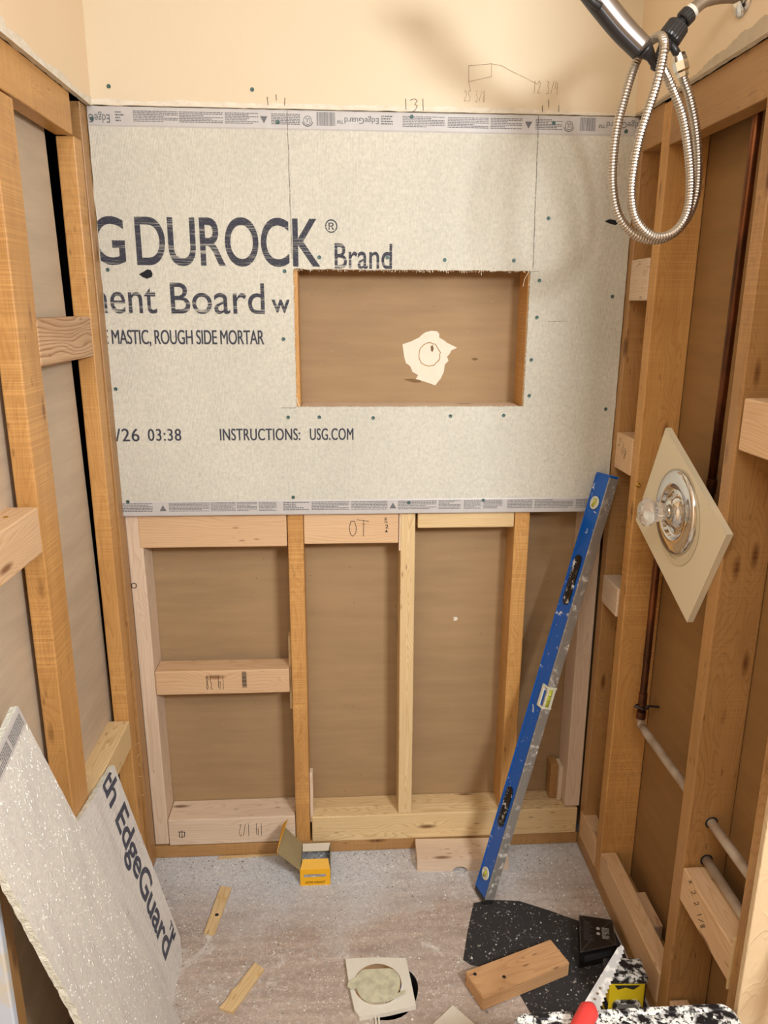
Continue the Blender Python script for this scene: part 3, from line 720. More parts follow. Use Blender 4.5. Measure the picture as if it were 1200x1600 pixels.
add_ribbon(bm, [(x, WY, z) for x, z in ((.166, 1.948), (.176, 1.951), (.182, 1.947), (.176, 1.94), (.182, 1.937), (.178, 1.929), (.172, 1.925))], .0009, (0, 1, 0))
obj('pencil_tick', bm, MARK, WB, recalc=False, label='dark pencil stud marks')
# torn white patch on the brown paper inside the niche
def patch():
    O = [(.164, 1.420), (.185, 1.427), (.206, 1.437), (.213, 1.444), (.222, 1.450), (.236, 1.453), (.250, 1.452), (.256, 1.446), (.256, 1.437), (.268, 1.430), (.276, 1.424), (.302, 1.412), (.287, 1.405), (.284, 1.397), (.277, 1.390), (.281, 1.380), (.272, 1.370), (.270, 1.352), (.262, 1.335), (.249, 1.318), (.232, 1.324), (.213, 1.330), (.199, 1.334), (.206, 1.343), (.190, 1.352), (.184, 1.366), (.173, 1.374), (.168, 1.392)]
    c = V((.232, 1.395)); bm = bmesh.new(); y = .0883
    V1 = [bm.verts.new((x, y-.0035*abs(noise.noise(V((k*1.3, 4, 0)))), z)) for k, (x, z) in enumerate(O)]; V2 = []
    I = []
    for (x, z) in O:
        d = (V((x, z))-c); r = .028+.004*noise.noise(V((x*60, z*60, 0))); d = d.normalized()*r; d.y *= 1.05; I.append(c+d)
    V2 = [bm.verts.new((p.x, y-.0012, p.y)) for p in I]; n = len(O)
    for i in range(n): bm.faces.new((V1[i], V1[(i+1) % n], V2[(i+1) % n], V2[i]))
    V3 = [bm.verts.new((c.x+(p.x-c.x)*.92, y-.0002, c.y+(p.y-c.y)*.92)) for p in I]
    for i in range(n): bm.faces.new((V2[i], V2[(i+1) % n], V3[(i+1) % n], V3[i])).material_index = 1
    bm.faces.new(V3)
    obj('torn_patch', bm, [plain('white_patch_paper', srgb(240, 228, 206), .8), plain('patch_rim', srgb(176, 140, 92), .8)], WB, recalc=False, label='torn white paper patch inside the niche')
    bm = bmesh.new(); bm.faces.new([bm.verts.new((x, y-.0004, z)) for x, z in ((.166, 1.334), (.190, 1.335), (.21, 1.331), (.213, 1.326), (.195, 1.325), (.18, 1.329))])
    bm.faces.new([bm.verts.new((x, y-.0004, z)) for x, z in ((.235, 1.415), (.240, 1.419), (.243, 1.409), (.240, 1.401), (.236, 1.404))])
    bm.faces.new([bm.verts.new((x, y-.0004, z)) for x, z in ((.338, 1.386), (.352, 1.387), (.357, 1.383), (.346, 1.380))])
    obj('torn_brown_flap', bm, plain('dark_kraft', srgb(128, 98, 62), .9), WB, recalc=False)
    bm = bmesh.new(); bm.faces.new([bm.verts.new((x, y-.0008, z)) for x, z in ((.312, .688), (.316, .682), (.324, .682), (.327, .676), (.322, .670), (.314, .672), (.316, .680))]); obj('plaster_fleck', bm, GYP, WB, recalc=False)
patch()
# handwriting on lumber
def note(s, parent, f, w, nrm, flip=False, mat=MARK, extra=None):
    bm = bmesh.new(); add_hand(bm, s, f, w, nrm, flip)
    if extra: extra(bm)
    return obj('handwriting', bm, mat, parent, recalc=False)
note('10', b10, boxmap(.022, .076, .946, .988, .0002), .0013, (0, 1, 0), True, extra=lambda bm: add_ribbon(bm, [(.046, .0002, .990), (.076, .0002, .985)], .0013, (0, 1, 0)))
bm = bmesh.new(); add_text(bm, '2', boxmap(.118, .126, .966, .976, .0002), .01); tri(bm, .121, .959, .004, True, .0002); fine_block(bm, .116, .127, .980, .995, 4, rnd, .0002); obj('lumber_stamp', bm, MARK, b10, recalc=False)
note('14 38', b14, boxmap(-.358, -.306, .525, .565, .0), .0011, (0, 1, 0), True)
bm = bmesh.new()
z = .528
while z < .574:
    h = rnd.choice((.0006, .001, .0016)); bm.faces.new([bm.verts.new(p) for p in ((-.261, .0, z), (-.249, .0, z), (-.249, .0, z+h), (-.261, .0, z+h))]); z += h+rnd.choice((.0006, .001))
obj('bar_code', bm, MARK, b14, recalc=False, kind='stuff')
note('14 1/2', bb, boxmap(-.292, -.221, .066, .106, -.0014), .0011, (0, 1, 0), True)
bm = bmesh.new(); add_ribbon(bm, [(-.458, -.0014, .087), (-.440, -.0014, .086), (-.442, -.0014, .070), (-.456, -.0014, .070), (-.454, -.0014, .087)], .002, (0, 1, 0)); add_ribbon(bm, [(-.448, -.0014, .092), (-.448, -.0014, .066)], .0016, (0, 1, 0)); obj('knot_mark', bm, MARK, bb, recalc=False)
bm = bmesh.new()
for k in range(20):
    a, b = 2*math.pi*k/20, 2*math.pi*(k+1)/20
    add_ribbon(bm, [(-.5215+.0065*math.cos(a), -.0002, .822+.0065*math.sin(a)), (-.5215+.0065*math.cos(b), -.0002, .822+.0065*math.sin(b))], .0016, (0, 1, 0))
obj('ringed_knot', bm, MARK, WB, recalc=False)
ymap = lambda y0, y1, z0, z1, x: (lambda u, v: V((x, y0+(y1-y0)*u, z0+(z1-z0)*v)))
def smap(x, P0, du, dv): return lambda u, v: V((x, P0[0]+du[0]*u+dv[0]*v, P0[1]+du[1]*u+dv[1]*v))
note('5 7/8', b58, smap(xR-.0018, (-.052, 1.188), (-.050, -.030), (-.012, .022)), .0011, (1, 0, 0))
note('x 2 2 1/8', b22, smap(xR-.0028, (-.628, .418), (-.070, -.052), (-.014, .016)), .0012, (1, 0, 0))

# ------------------------------------------------------------------ loose cement board offcuts against the left wall
def plane_pt(x0, zt, k): return lambda y, z: V((x0+k*(zt-z), y, z))
def slab(name, quad, fp, thick, mats, rag, parent, sd, sub=26):
    """quad of (y,z): top-right, bottom-right, bottom-left, top-left; rag per edge"""
    nrm = (fp(0, 0)-fp(0, 1)).cross(fp(1, 0)-fp(0, 0)).normalized()
    if nrm.x < 0: nrm = -nrm
    P = []; n = len(quad)
    for i in range(n):
        a = V(quad[i]); b = V(quad[(i+1) % n]); d = (b-a); pe = V((-d.y, d.x)).normalized(); m = max(2, int(d.length/.012))
        for k in range(m):
            q = a+d*(k/m)+pe*rag[i]*(noise.noise(V((k*.7, sd+i, 0)))+.5*noise.noise(V((k*2.3, sd+i, 5))))
            P.append(q)
    bm = bmesh.new(); F = [bm.verts.new(fp(q.x, q.y)) for q in P]; MID = [bm.verts.new(fp(q.x, q.y)-nrm*thick*.5+V((0, 0, 0))+nrm*0) for q in P]; B = [bm.verts.new(fp(q.x, q.y)-nrm*thick) for q in P]
    m = len(P)
    cen = sum((fp(q.x, q.y) for q in P), V((0, 0, 0)))/m
    for i, v in enumerate(MID): v.co += (v.co-cen).normalized()*.0025*noise.noise(V((i*1.9, sd, 0)))
    bm.faces.new(F); bm.faces.new(B[::-1])
    for i in range(m):
        j = (i+1) % m
        bm.faces.new((F[i], MID[i], MID[j], F[j])).material_index = 1; bm.faces.new((MID[i], B[i], B[j], MID[j])).material_index = 1
    bmesh.ops.triangulate(bm, faces=[f for f in bm.faces if len(f.verts) > 4])
    return obj(name, bm, mats, parent), nrm
CA = empty('cement_board_offcut', (-.36, -.65, 0), 'big flaked cement board offcut leaning in front, taped top corner', 'cement board', 'cement board offcuts leaning on the left wall')
fA = plane_pt(-.515, .88, .18)
_, nA = slab('panel', [(-.722, .890), (-.514, 0.0), (-.783, 0.0), (-.921, .845)], fA, .0125, [CEMA, CEDGE], (.0022, 0, .0035, 0), CA, 4)
# tape along its upper edge
def onA(s, d, off=.0008):     # s along top edge from right corner, d distance down
    tr = V((-.722, .890)); e = V((-.974, -.224)); g = V((.224, -.974)); q = tr+e*s+g*d; return fA(q.x, q.y)+nA*off
bm = bmesh.new(); Q = [[onA(s*.2, -.0005, .0004), onA(s*.2, .003, .001), onA(s*.2, .036, .0008)] for s in (0.005, .25, .5, .75, 1)]
Q = [[bm.verts.new(p) for p in r] for r in Q]
for A, B in zip(Q, Q[1:]):
    for k in range(2): bm.faces.new((A[k], B[k], B[k+1], A[k+1]))
obj('edge_tape', bm, TAPE, CA, recalc=False)
bm = bmesh.new()
fine_block(bm, .008, .062, -.031, -.008, 6, rnd, f=lambda x, z: onA(x, -z, .0016)); fine_block(bm, .068, .13, -.031, -.008, 6, rnd, f=lambda x, z: onA(x, -z, .0016)); fine_block(bm, .136, .19, -.031, -.008, 6, rnd, f=lambda x, z: onA(x, -z, .0016))
obj('fine_print', bm, FINE, CA, recalc=False, kind='stuff')
# raised flakes
def flakes(parent, fp, nrm, inside, n, size, seed, mat):
    r = random.Random(seed); bm = bmesh.new()
    for i in range(n):
        y, z = inside(r); c = fp(y, z)+nrm*.0006; a = r.uniform(-.5, .5); L = size*r.uniform(.4, 1.3)
        t1 = (fp(y, z+.01)-fp(y, z)).normalized(); t2 = V((0, 1, 0)); d = (t1*math.cos(a)+t2*math.sin(a)); e = d.cross(nrm)
        tip = c+nrm*.0018
        vs = [bm.verts.new(c+d*L), bm.verts.new(c+e*L*.35), bm.verts.new(c-d*L), bm.verts.new(c-e*L*.35)]; tv = bm.verts.new(tip)
        for k in range(4): bm.faces.new((vs[k], vs[(k+1) % 4], tv))
    obj('rough_flakes', bm, mat, parent, kind='stuff')
FL = plain('white_flake', srgb(232, 230, 222), .9)
def inA(r):
    z = r.random()**.8*.85; y0 = -.514-.2337*z-.004; y1 = -.783-.1633*z+.006
    y = y0+(y1-y0)*r.random(); return y, z
flakes(CA, fA, nA, inA, 800, .0028, 3, FL)
CBo = empty('cement_board_offcut', (-.385, -.46, 0), 'smaller cement board offcut with large navy lettering, leaning behind the bigger one', 'cement board', 'cement board offcuts leaning on the left wall')
fB = plane_pt(-.517, .505, .262)
_, nB = slab('panel', [(-.300, .502), (-.318, .035), (-.350, 0), (-.64, 0), (-.62, .530)], fB, .0125, [CEMB, CEDGE], (.002, 0, 0, 0, .002), CBo, 9)
def onB(u, v):
    a = V((-.390, .500)); b = V((-.430, .072)); d = b-a; p = V((.075, -.004)); q = a+d*u+p*v; return fB(q.x, q.y)+nB*.0007
bm = bmesh.new(); add_text(bm, 'th EdgeGuard', lambda u, v: onB(-.04+1.04*u, -.25+1.3*v), .02, space=.95)
clip(bm, fB(0, .506), (0, 0, 1)); obj('printed_lettering', bm, INKB, CBo, recalc=False)
bm = bmesh.new(); add_text(bm, '™', lambda u, v: onB(.93+.09*u, 1.0+.3*v), .01); obj('printed_lettering', bm, INKB, CBo, recalc=False)

# ------------------------------------------------------------------ spirit level
def level():
    M0 = V((.367, -.230, .0110)); T = V((.6585, -.090, 1.120)); a = (T-M0); L = a.length; a.normalize()
    w = V((-.268, .962, -.051)); w = (w-a*w.dot(a)).normalized(); g = a.cross(w).normalized()
    if g.x < 0: g = -g
    M = Matrix((a, w, g)).transposed().to_4x4(); M.translation = M0
    root = bpy.data.objects.new('spirit_level', None); root.empty_display_size = .05
    link(root, None, M); meta(root, 'long blue box spirit level with scuffed grey edge, leaning in the right corner', 'level')
    W, G = .060, .026
    def P(x, y, z): return M @ V((x, y, z))
    def boxl(bm, lo, hi, bev=0, mi=0):
        b2 = bmesh.new(); add_box(b2, lo, hi, bev, 2, mi); bmesh.ops.transform(b2, matrix=M, verts=b2.verts)
        me = bpy.data.meshes.new('t'); b2.to_mesh(me); b2.free(); bm.from_mesh(me); bpy.data.meshes.remove(me)
    bm = bmesh.new(); boxl(bm, (.012, .003, .0015), (L-.006, W-.003, G-.0015)); obj('body', bm, BLUE, root, M)
    bm = bmesh.new(); boxl(bm, (.012, .0, 0), (L-.006, .0045, G), .001); obj('milled_edge', bm, ALU, root, M, label='scuffed grey metal edge')
    bm = bmesh.new(); boxl(bm, (.012, W-.0045, 0), (L-.006, W, G), .001); obj('milled_edge', bm, BLUE, root, M)
    bm = bmesh.new(); boxl(bm, (0, .0003, .0003), (.012, W-.0003, G-.0003), .002); obj('end_cap', bm, BLK, root, M)
    bm = bmesh.new(); boxl(bm, (L-.006, .0003, .0003), (L, W-.0003, G-.0003), .002); obj('end_cap', bm, BLUE, root, M)
    def slot(x0, x1, name, mat, r=.013, prot=.0014):
        bm = bmesh.new(); yc = W/2; n = 12; pts = []
        for k in range(n+1): t_ = math.pi/2-math.pi*k/n; pts.append((x1-r+r*math.cos(t_), yc+r*math.sin(t_)))
        for k in range(n+1): t_ = -math.pi/2-math.pi*k/n; pts.append((x0+r+r*math.cos(t_), yc+r*math.sin(t_)))
        A = [bm.verts.new(P(x, y, .0022)) for x, y in pts]; B = [bm.verts.new(P(x, y, -prot)) for x, y in pts]
        cx = (x0+x1)/2
        C = [bm.verts.new(P(cx+(x-cx)*.93, yc+(y-yc)*.72, -prot)) for x, y in pts]; D = [bm.verts.new(P(cx+(x-cx)*.9, yc+(y-yc)*.62, .001)) for x, y in pts]; m = len(pts)
        for S, T_ in ((A, B), (B, C), (C, D)):
            for i in range(m): bm.faces.new((S[i], S[(i+1) % m], T_[(i+1) % m], T_[i]))
        bm.faces.new(D); obj(name, bm, mat, root, M)
    slot(.205, .315, 'hand_grip', GRIPM); slot(.815, .945, 'hand_grip', GRIPM, .0135)
    def vial(x, r=.0165):
        bm = bmesh.new(); c = P(x, W/2, 0); d = -g
        add_lathe(bm, c, d, [(0, r), (.002, r), (.0028, r*.9), (.0026, r*.7), (.0006, r*.66), (.0006, 0)], 28); h = obj('vial_holder', bm, VIALW, root, smooth=False)
        bm = bmesh.new(); add_tube(bm, [c-a*.009+w*.004-g*.0006, c+a*.009-w*.004-g*.0006], .0042, 10); obj('vial', bm, VIALY, h, smooth=True)
    vial(.068); vial(L-.075)
    # centre vial opening seen on the edge
    bm = bmesh.new(); boxl(bm, (.547, -.0012, -.0012), (.553, .024, G+.001), .001); boxl(bm, (.600, -.0012, -.0012), (.606, .024, G+.001), .001); boxl(bm, (.547, .014, -.0014), (.606, .024, .003), .001)
    boxl(bm, (.553, -.0006, .001), (.600, .0005, G-.001))
    h = obj('vial_holder', bm, VIALW, root, M)
    bm = bmesh.new(); add_tube(bm, [P(.554, .0015, G*.45), P(.599, .0015, G*.45)], .0058, 12); obj('vial', bm, VIALY, h, smooth=True)
    bm = bmesh.new()
    for x in (.570, .583): add_tube(bm, [P(x, .0015, G*.45), P(x+.001, .0015, G*.45)], .0060, 12)
    obj('vial_line', bm, BLK, h)
level()

# ------------------------------------------------------------------ shower valve on leftover drywall
VC = V((.672, -.430, 1.120))
SV = empty('shower_valve', (.672, -.43, 1.12), 'shower valve with clear knob and round chrome plate on a diamond of cream drywall', 'valve')
bm = bmesh.new(); q = [(-.337, 1.274), (-.230, 1.047), (-.522, .923), (-.605, 1.092), (-.625, 1.132)]
add_poly_prism(bm, [(.6725, y, z) for y, z in q], (.0122, 0, 0)); 
obj('drywall_plate', bm, [paint('valve_plate_paint', (226, 214, 184), (220, 206, 176))], SV)
bm = bmesh.new()
for i in range(5):
    a = V((.6722, *q[i])); b = V((.6722, *q[(i+1) % 5])); n = 26; c = V((.6722, -.43, 1.12))
    P = []
    for k in range(n+1):
        p = a.lerp(b, k/n); inw = (c-p).normalized(); h = .0015+.0035*max(0, noise.noise(V((k*.6, i*3.3, 0)))+.15) if i in (3, 4, 2) else .0009
        P.append((bm.verts.new(p), bm.verts.new(p+inw*h)))
    for k in range(n): bm.faces.new((P[k][0], P[k+1][0], P[k+1][1], P[k][1]))
obj('chipped_edge', bm, GYP, SV, recalc=False)
bm = bmesh.new()
add_lathe(bm, VC, (-1, 0, 0), [(.0008, .080), (.0012, .090), (.0012, .0915), (.0006, .092)], 60)
for v in bm.verts: v.co += V((0, -.006, -.014))
obj('caulk_ring', bm, plain('old_caulk', srgb(214, 200, 168), .6), SV, recalc=False)
bm = bmesh.new(); add_lathe(bm, VC, (-1, 0, 0), [(.0006, .086), (.0045, .0865), (.009, .083), (.0105, .076), (.0108, .058), (.0098, .052), (.004, .050), (.003, .042), (.007, .036), (.012, .030), (.018, .0265), (.020, .018), (.020, .0)], 72)
obj('escutcheon', bm, CHROME, SV, smooth=True, label='round chrome plate')
bm = bmesh.new(); add_lathe(bm, VC, (-1, 0, 0), [(.0195, .014), (.026, .013), (.028, .010), (.030, .0)], 28); obj('valve_stem', bm, CHROME, SV, smooth=True)
bm = bmesh.new(); prof = [(.024, .0), (.024, .0155), (.028, .0175), (.046, .0200), (.051, .0225)]; add_lathe(bm, VC, (-1, 0, 0), prof+[(.054, .0245), (.0545, .0)], 44, flute=.035)
kn = obj('knob', bm, ACR, SV, label='clear fluted acrylic knob')
bm = bmesh.new(); add_lathe(bm, VC, (-1, 0, 0), [(.0546, .0), (.0548, .0255), (.057, .028), (.062, .0285), (.067, .027), (.069, .023), (.073, .021), (.0745, .018), (.0735, .0)], 44); obj('knob_cap', bm, ACR, kn, smooth=True)
bm = bmesh.new(); add_lathe(bm, VC, (-1, 0, 0), [(.0, .026), (.0, .030)] , 30); bm.free()

# ------------------------------------------------------------------ shower arm, hand shower, hose
SA = empty('shower_outlet', (.672, -.462, 1.996), 'grey bent shower arm with chrome wall flange and black swivel holder', 'shower outlet')
fl = V((.672, -.466, 2.004))
bm = bmesh.new(); add_lathe(bm, fl, (-1, 0, 0), [(.0, .031), (.003, .031), (.007, .027), (.012, .017), (.014, .011), (.014, 0)], 36); obj('flange', bm, CHROME, SA, smooth=True)
path = smooth_path([(.670, -.466, 2.004), (.645, -.463, 2.005), (.625, -.461, 2.003), (.606, -.46, 1.997), (.590, -.46, 1.984), (.583, -.46, 1.978)], .004)
bm = bmesh.new(); add_tube(bm, path, .0103, 16); obj('arm_pipe', bm, PIPEG, SA, smooth=True)
d0 = V((-.035, 0, -.036)).normalized(); c0 = V((.588, -.46, 1.9825))
bm = bmesh.new(); add_lathe(bm, c0, d0, [(-.004, .0), (-.004, .0118), (.003, .0122), (.003, 0)], 24); obj('thread_tape', bm, WHT, SA, smooth=False, label='white thread tape')
bm = bmesh.new(); add_lathe(bm, c0, d0, [(.003, .0), (.003, .0128), (.005, .0138), (.017, .0138), (.019, .012), (.019, .008), (.026, .008), (.026, 0)], 40, flute=.02); obj('swivel_nut', bm, BLK, SA)
bm = bmesh.new(); c1 = c0+d0*.025; d1 = V((-.028, -.002, -.040)).normalized()
add_lathe(bm, c1, d1, [(0, .0), (0, .0135), (.004, .0185), (.026, .0195), (.030, .0185), (.033, .013), (.034, 0)], 48, flute=.018); obj('swivel_collar', bm, BLK, SA)
bm = bmesh.new(); c2 = c1+d1*.033; end = V((.527, -.480, 1.893))
add_tube(bm, smooth_path([c2, c2.lerp(end, .5), end], .004), lambda i: .0115-.0003*i, 20)
add_tube(bm, [c2+V((.004, -.004, -.002)), V((.577, -.458, 1.914))], .0065, 14)
obj('holder', bm, BLK, SA, smooth=True, label='black hand shower holder')
HS = empty('hand_shower', (.52, -.48, 1.90), 'satin grey hand shower with coiled metal hose hanging from the holder', 'hand shower')
# handle : flattened bar with bevelled section
def bar(pts, hw, hh, side, name, mat, parent, n=20):
    bm = bmesh.new(); pts = smooth_path(pts, .006); rings = []; m = len(pts)
    for i, p in enumerate(pts):
        d = (pts[min(i+1, m-1)]-pts[max(i-1, 0)]).normalized(); s = (V(side)-d*V(side).dot(d)).normalized(); g = d.cross(s); t_ = i/(m-1)
        rings.append([bm.verts.new(p+s*math.copysign(abs(math.cos(a))**.7, math.cos(a))*hw(t_)+g*math.copysign(abs(math.sin(a))**.7, math.sin(a))*hh(t_)) for a in (2*math.pi*k/n for k in range(n))])
    for A, B in zip(rings, rings[1:]):
        for k in range(n): bm.faces.new((A[k], A[(k+1) % n], B[(k+1) % n], B[k]))
    bm.faces.new(rings[0]); bm.faces.new(rings[-1][::-1]); return obj(name, bm, mat, parent, smooth=True)
hd = bar([(.503, -.484, 1.922), (.465, -.490, 1.949), (.425, -.498, 1.982), (.390, -.508, 2.012)], lambda t: .0145+.002*t, lambda t: .0155, (.62, 0, .78), 'handle', SATIN, HS)
bar([(.4995, -.481, 1.9165), (.4615, -.487, 1.943), (.421, -.495, 1.9765), (.386, -.504, 2.0065)], lambda t: .0135+.0015*t, lambda t: .0150, (.62, 0, .78), 'handle_back', BLK, HS)
bm = bmesh.new(); add_tube(bm, smooth_path([(.506, -.483, 1.919), (.517, -.482, 1.910), (.533, -.480, 1.893)], .004), lambda i: (.0155, .014, .012, .0105, .009, .008, .008, .008, .008)[min(i, 8)], 16); obj('handle_tail', bm, BLK, HS, smooth=True)
bm = bmesh.new(); add_tube(bm, smooth_path([(.418, -.512, 1.968), (.405, -.516, 1.973), (.392, -.520, 1.985), (.384, -.522, 1.996)], .004), .0065, 10); obj('spray_button', bm, BLK, HS, smooth=True)
bm = bmesh.new(); hc = V((.365, -.515, 2.040)); hn = V((-.45, -.35, -.82)).normalized()
add_lathe(bm, hc, hn, [(-.022, 0), (-.020, .02), (-.010, .040), (.0, .052), (.010, .054), (.012, .050), (.012, 0)], 40); obj('spray_head', bm, SATIN, HS, smooth=True)
bm = bmesh.new(); add_lathe(bm, hc, hn, [(.0122, .049), (.0145, .047), (.0145, 0)], 40); obj('spray_face', bm, BLK, HS, smooth=True)
hose = [(.579,-.455,1.910),(.587,-.455,1.887),(.603,-.455,1.854),(.618,-.455,1.809),(.628,-.455,1.759),(.630,-.458,1.707),(.619,-.462,1.670),(.598,-.468,1.643),(.570,-.475,1.628),(.541,-.475,1.627),(.514,-.470,1.640),(.491,-.465,1.668),(.480,-.460,1.710),(.477,-.458,1.756),(.480,-.456,1.807),(.488,-.455,1.847),(.498,-.452,1.886),(.509,-.450,1.916),(.519,-.452,1.932),(.527,-.464,1.940),(.529,-.492,1.935),(.528,-.508,1.920),(.527,-.511,1.900),(.522,-.509,1.863),(.512,-.506,1.821),(.503,-.504,1.783),(.498,-.502,1.739),(.498,-.500,1.700),(.507,-.498,1.665),(.526,-.495,1.642),(.552,-.490,1.630),(.579,-.487,1.635),(.599,-.484,1.654),(.608,-.482,1.683),(.607,-.480,1.724),(.597,-.480,1.774),(.582,-.480,1.823),(.562,-.480,1.861),(.544,-.480,1.889),(.533,-.480,1.900)]
hp = smooth_path(hose, .0016)
bm = bmesh.new(); add_tube(bm, hp, lambda i: .0078 if i % 3 else .0066, 12); obj('hose', bm, STEEL, HS, label='ribbed metal hose in two hanging loops')
bm = bmesh.new(); add_lathe(bm, (.574, -.457, 1.921), V((.009, 0, -.024)), [(0, 0), (0, .0105), (.012, .0125), (.026, .0125), (.029, .0095), (.036, .0090), (.036, 0)], 6); obj('hose_connector', bm, CHROME, HS, label='chrome hose nut')

# ------------------------------------------------------------------ pipes
def pipe(name, pts, r, mat, label, extra=()):
    root = empty(name, pts[-1], label, 'pipe')
    bm = bmesh.new(); add_tube(bm, pts, r, 18); obj('tube', bm, mat, root, smooth=True)
    for c, d, rr, L, m, nm in extra:
        bm = bmesh.new(); add_lathe(bm, V(c)-V(d).normalized()*L/2, d, [(0, rr*.8), (.001, rr), (L-.001, rr), (L, rr*.8)], 20); obj(nm, bm, m, root)
    return root
pipe('copper_pipe', [(.730, -.440, 1.14), (.730, -.445, 1.83), (.730, -.455, 1.93)], .0085, COPPER, 'upright copper pipe above the shower valve', (((.730, -.441, 1.175), (0, 0, 1), .0102, .03, COPPER, 'coupling'),))
pipe('copper_pipe', smooth_path([(.730, -.400, 1.08), (.730, -.30, 1.03), (.730, -.250, 1.0), (.730, -.236, .95), (.730, -.236, .80), (.730, -.236, .565)], .02), .0085, COPPER, 'copper riser below the valve, beside the stud', (((.730, -.236, .60), (0, 0, 1), .0102, .03, COPPER, 'coupling'), ((.730, -.236, .712), (0, 0, 1), .0094, .003, COPPER, 'solder_ring')))
pipe('water_pipe', smooth_path([(.730, -.236, .562), (.730, -.2365, .54), (.730, -.245, .531), (.730, -.27, .529), (.730, -.60, .529), (.730, -1.0, .5295)], .01), .0098, GPIPE, 'upper dull grey pipe running forward from the copper riser', (((.730, -.236, .556), (0, 0, 1), .0115, .02, COPPER, 'elbow_collar'),))
pipe('water_pipe', [(.730, -.57, .4425), (.730, -1.0, .437)], .0098, GPIPE, 'lower dull grey pipe behind the low block')
bm = bmesh.new(); add_tube(bm, [(.7725, -.236, .575), (.745, -.236, .578), (.728, -.226, .580), (.712, -.235, .578), (.728, -.246, .576), (.745, -.240, .574)], .003, 8); obj('pipe_clamp', bm, BLK, WR)
for (y, z) in ((-.6025, .529), (-.6025, .442)):
    bm = bmesh.new(); add_lathe(bm, (.730, y, z), (0, -1, 0), [(0, 0), (.0006, .0)] + [(.0008, .0128), (.0004, .013)], 24); obj('bored_hole', bm, DARK, WR, recalc=False)

# ------------------------------------------------------------------ things on the floor
# drain plate
DR = empty('drain_plate', (.085, -.457, 0), 'small ivory plate with a taped steel disc lying over the drain hole', 'drain cover')
bm = bmesh.new(); add_poly_prism(bm, [(.005, -.382, .0125), (.080, -.382, .0125), (.149, -.388, .0125), (.155, -.45, .0125), (.160, -.515, .0125), (.10, -.528, .0125), (.034, -.536, .0125), (.024, -.52, .0125), (.012, -.45, .0125)], (0, 0, -.012)); obj('plate', bm, GREYPIECE, DR)
bm = bmesh.new(); add_lathe(bm, (.078, -.457, .0125), (0, 0, 1), [(0, .0545), (.002, .0545), (.003, .052), (.003, 0)], 48); obj('steel_disc', bm, CHROME, DR)
bm = bmesh.new(); P = []
for k in range(40):
    a = 2*math.pi*k/40; r = .0515+.0015*math.sin(5*a); x, y = .078+r*math.cos(a), -.457+r*math.sin(a)
    if y > -.418: y = -.418+.002*noise.noise(V((k, 0, 0)))
    P.append((x, y, .0158))
P2 = [p for p in P]; add_poly_prism(bm, P2, (0, 0, .0004)); 
add_poly_prism(bm, [(.012, -.447, .0160), (.034, -.436, .0163), (.036, -.468, .0163), (.018, -.470, .0160), (.008, -.462, .0145)], (0, 0, .0004))
add_poly_prism(bm, [(.093, -.498, .0163), (.140, -.478, .0163), (.140, -.486, .0163), (.096, -.508, .0163)], (0, 0, .0005))
add_poly_prism(bm, [(.112, -.428, .0163), (.128, -.440, .0163), (.130, -.456, .0163), (.118, -.445, .0163)], (0, 0, .0004))
obj('masking_tape', bm, MASKT, DR, label='dusty masking tape over the disc')
for x in (.069, .076):
    bm = bmesh.new(); add_tube(bm, [(x, -.533, .006), (x+.001, -.556, .004)], .0024, 8); obj('plastic_stub', bm, TILEM, DR)
# tile corner piece
bm = bmesh.new(); add_poly_prism(bm, [(.243, -.513, .007), (.175, -.573, .007), (.235, -.64, .007), (.303, -.585, .007)], (0, 0, -.006)); bmesh.ops.bevel(bm, geom=bm.edges[:], offset=.001, segments=1, affect='EDGES')
obj('tile_piece', bm, TILEM, label='ivory square tile piece on the floor at the bottom frame edge', cat='tile')
# notched flat offcut at the back
def notched():
    bm = bmesh.new(); x0, x1, y0, y1, H = .208, .462, -.094, -.008, .038
    prof = [(x0, .0), (.306, 0)]
    for k in range(9): a = math.pi-math.pi*k/8; prof.append((.327+.021*math.cos(a), .0+.014*math.sin(a)))
    prof += [(x1, 0), (x1, H), (x0, H)]
    F = [bm.verts.new((x, y0, z)) for x, z in prof]; B = [bm.verts.new((x, y1, z)) for x, z in prof]; n = len(prof)
    bm.faces.new(F); bm.faces.new(B[::-1])
    for i in range(n): bm.faces.new((F[i], B[i], B[(i+1) % n], F[(i+1) % n]))
    c = V(((x0+x1)/2, (y0+y1)/2, .0))
    bmesh.ops.rotate(bm, verts=bm.verts, cent=c, matrix=Matrix.Rotation(-.03, 3, 'Z'))
    obj('lumber_offcut', bm, PALE, None, Matrix.Translation(c+V((0, 0, .019))), label='pale dusty lumber offcut with a notched underside, behind the level foot', cat='wood offcut')
notched()
def plank(name, P, z0, z1, mat, bev, label, cat, group=None):
    """P four floor points in order round, first edge is the long one"""
    P = [V((x, y, 0)) for x, y in P]; c = sum(P, V((0, 0, 0)))/4; X = (P[1]-P[0]).normalized(); Z = V((0, 0, 1)); Y = Z.cross(X)
    M = Matrix((X, Y, Z)).transposed().to_4x4(); M.translation = c+V((0, 0, (z0+z1)/2))
    bm = bmesh.new(); add_poly_prism(bm, [(p.x, p.y, z0) for p in P], (0, 0, z1-z0))
    if bev: bmesh.ops.bevel(bm, geom=bm.edges[:], offset=bev, segments=2, affect='EDGES')
    return obj(name, bm, mat, None, M, label=label, cat=cat, group=group)
wbk = plank('lumber_offcut', [(.279, -.458), (.500, -.378), (.526, -.448), (.307, -.529)], .0022, .0395, SCRAP, .002, 'tan lumber offcut with two dark nail holes lying on black felt', 'wood offcut')
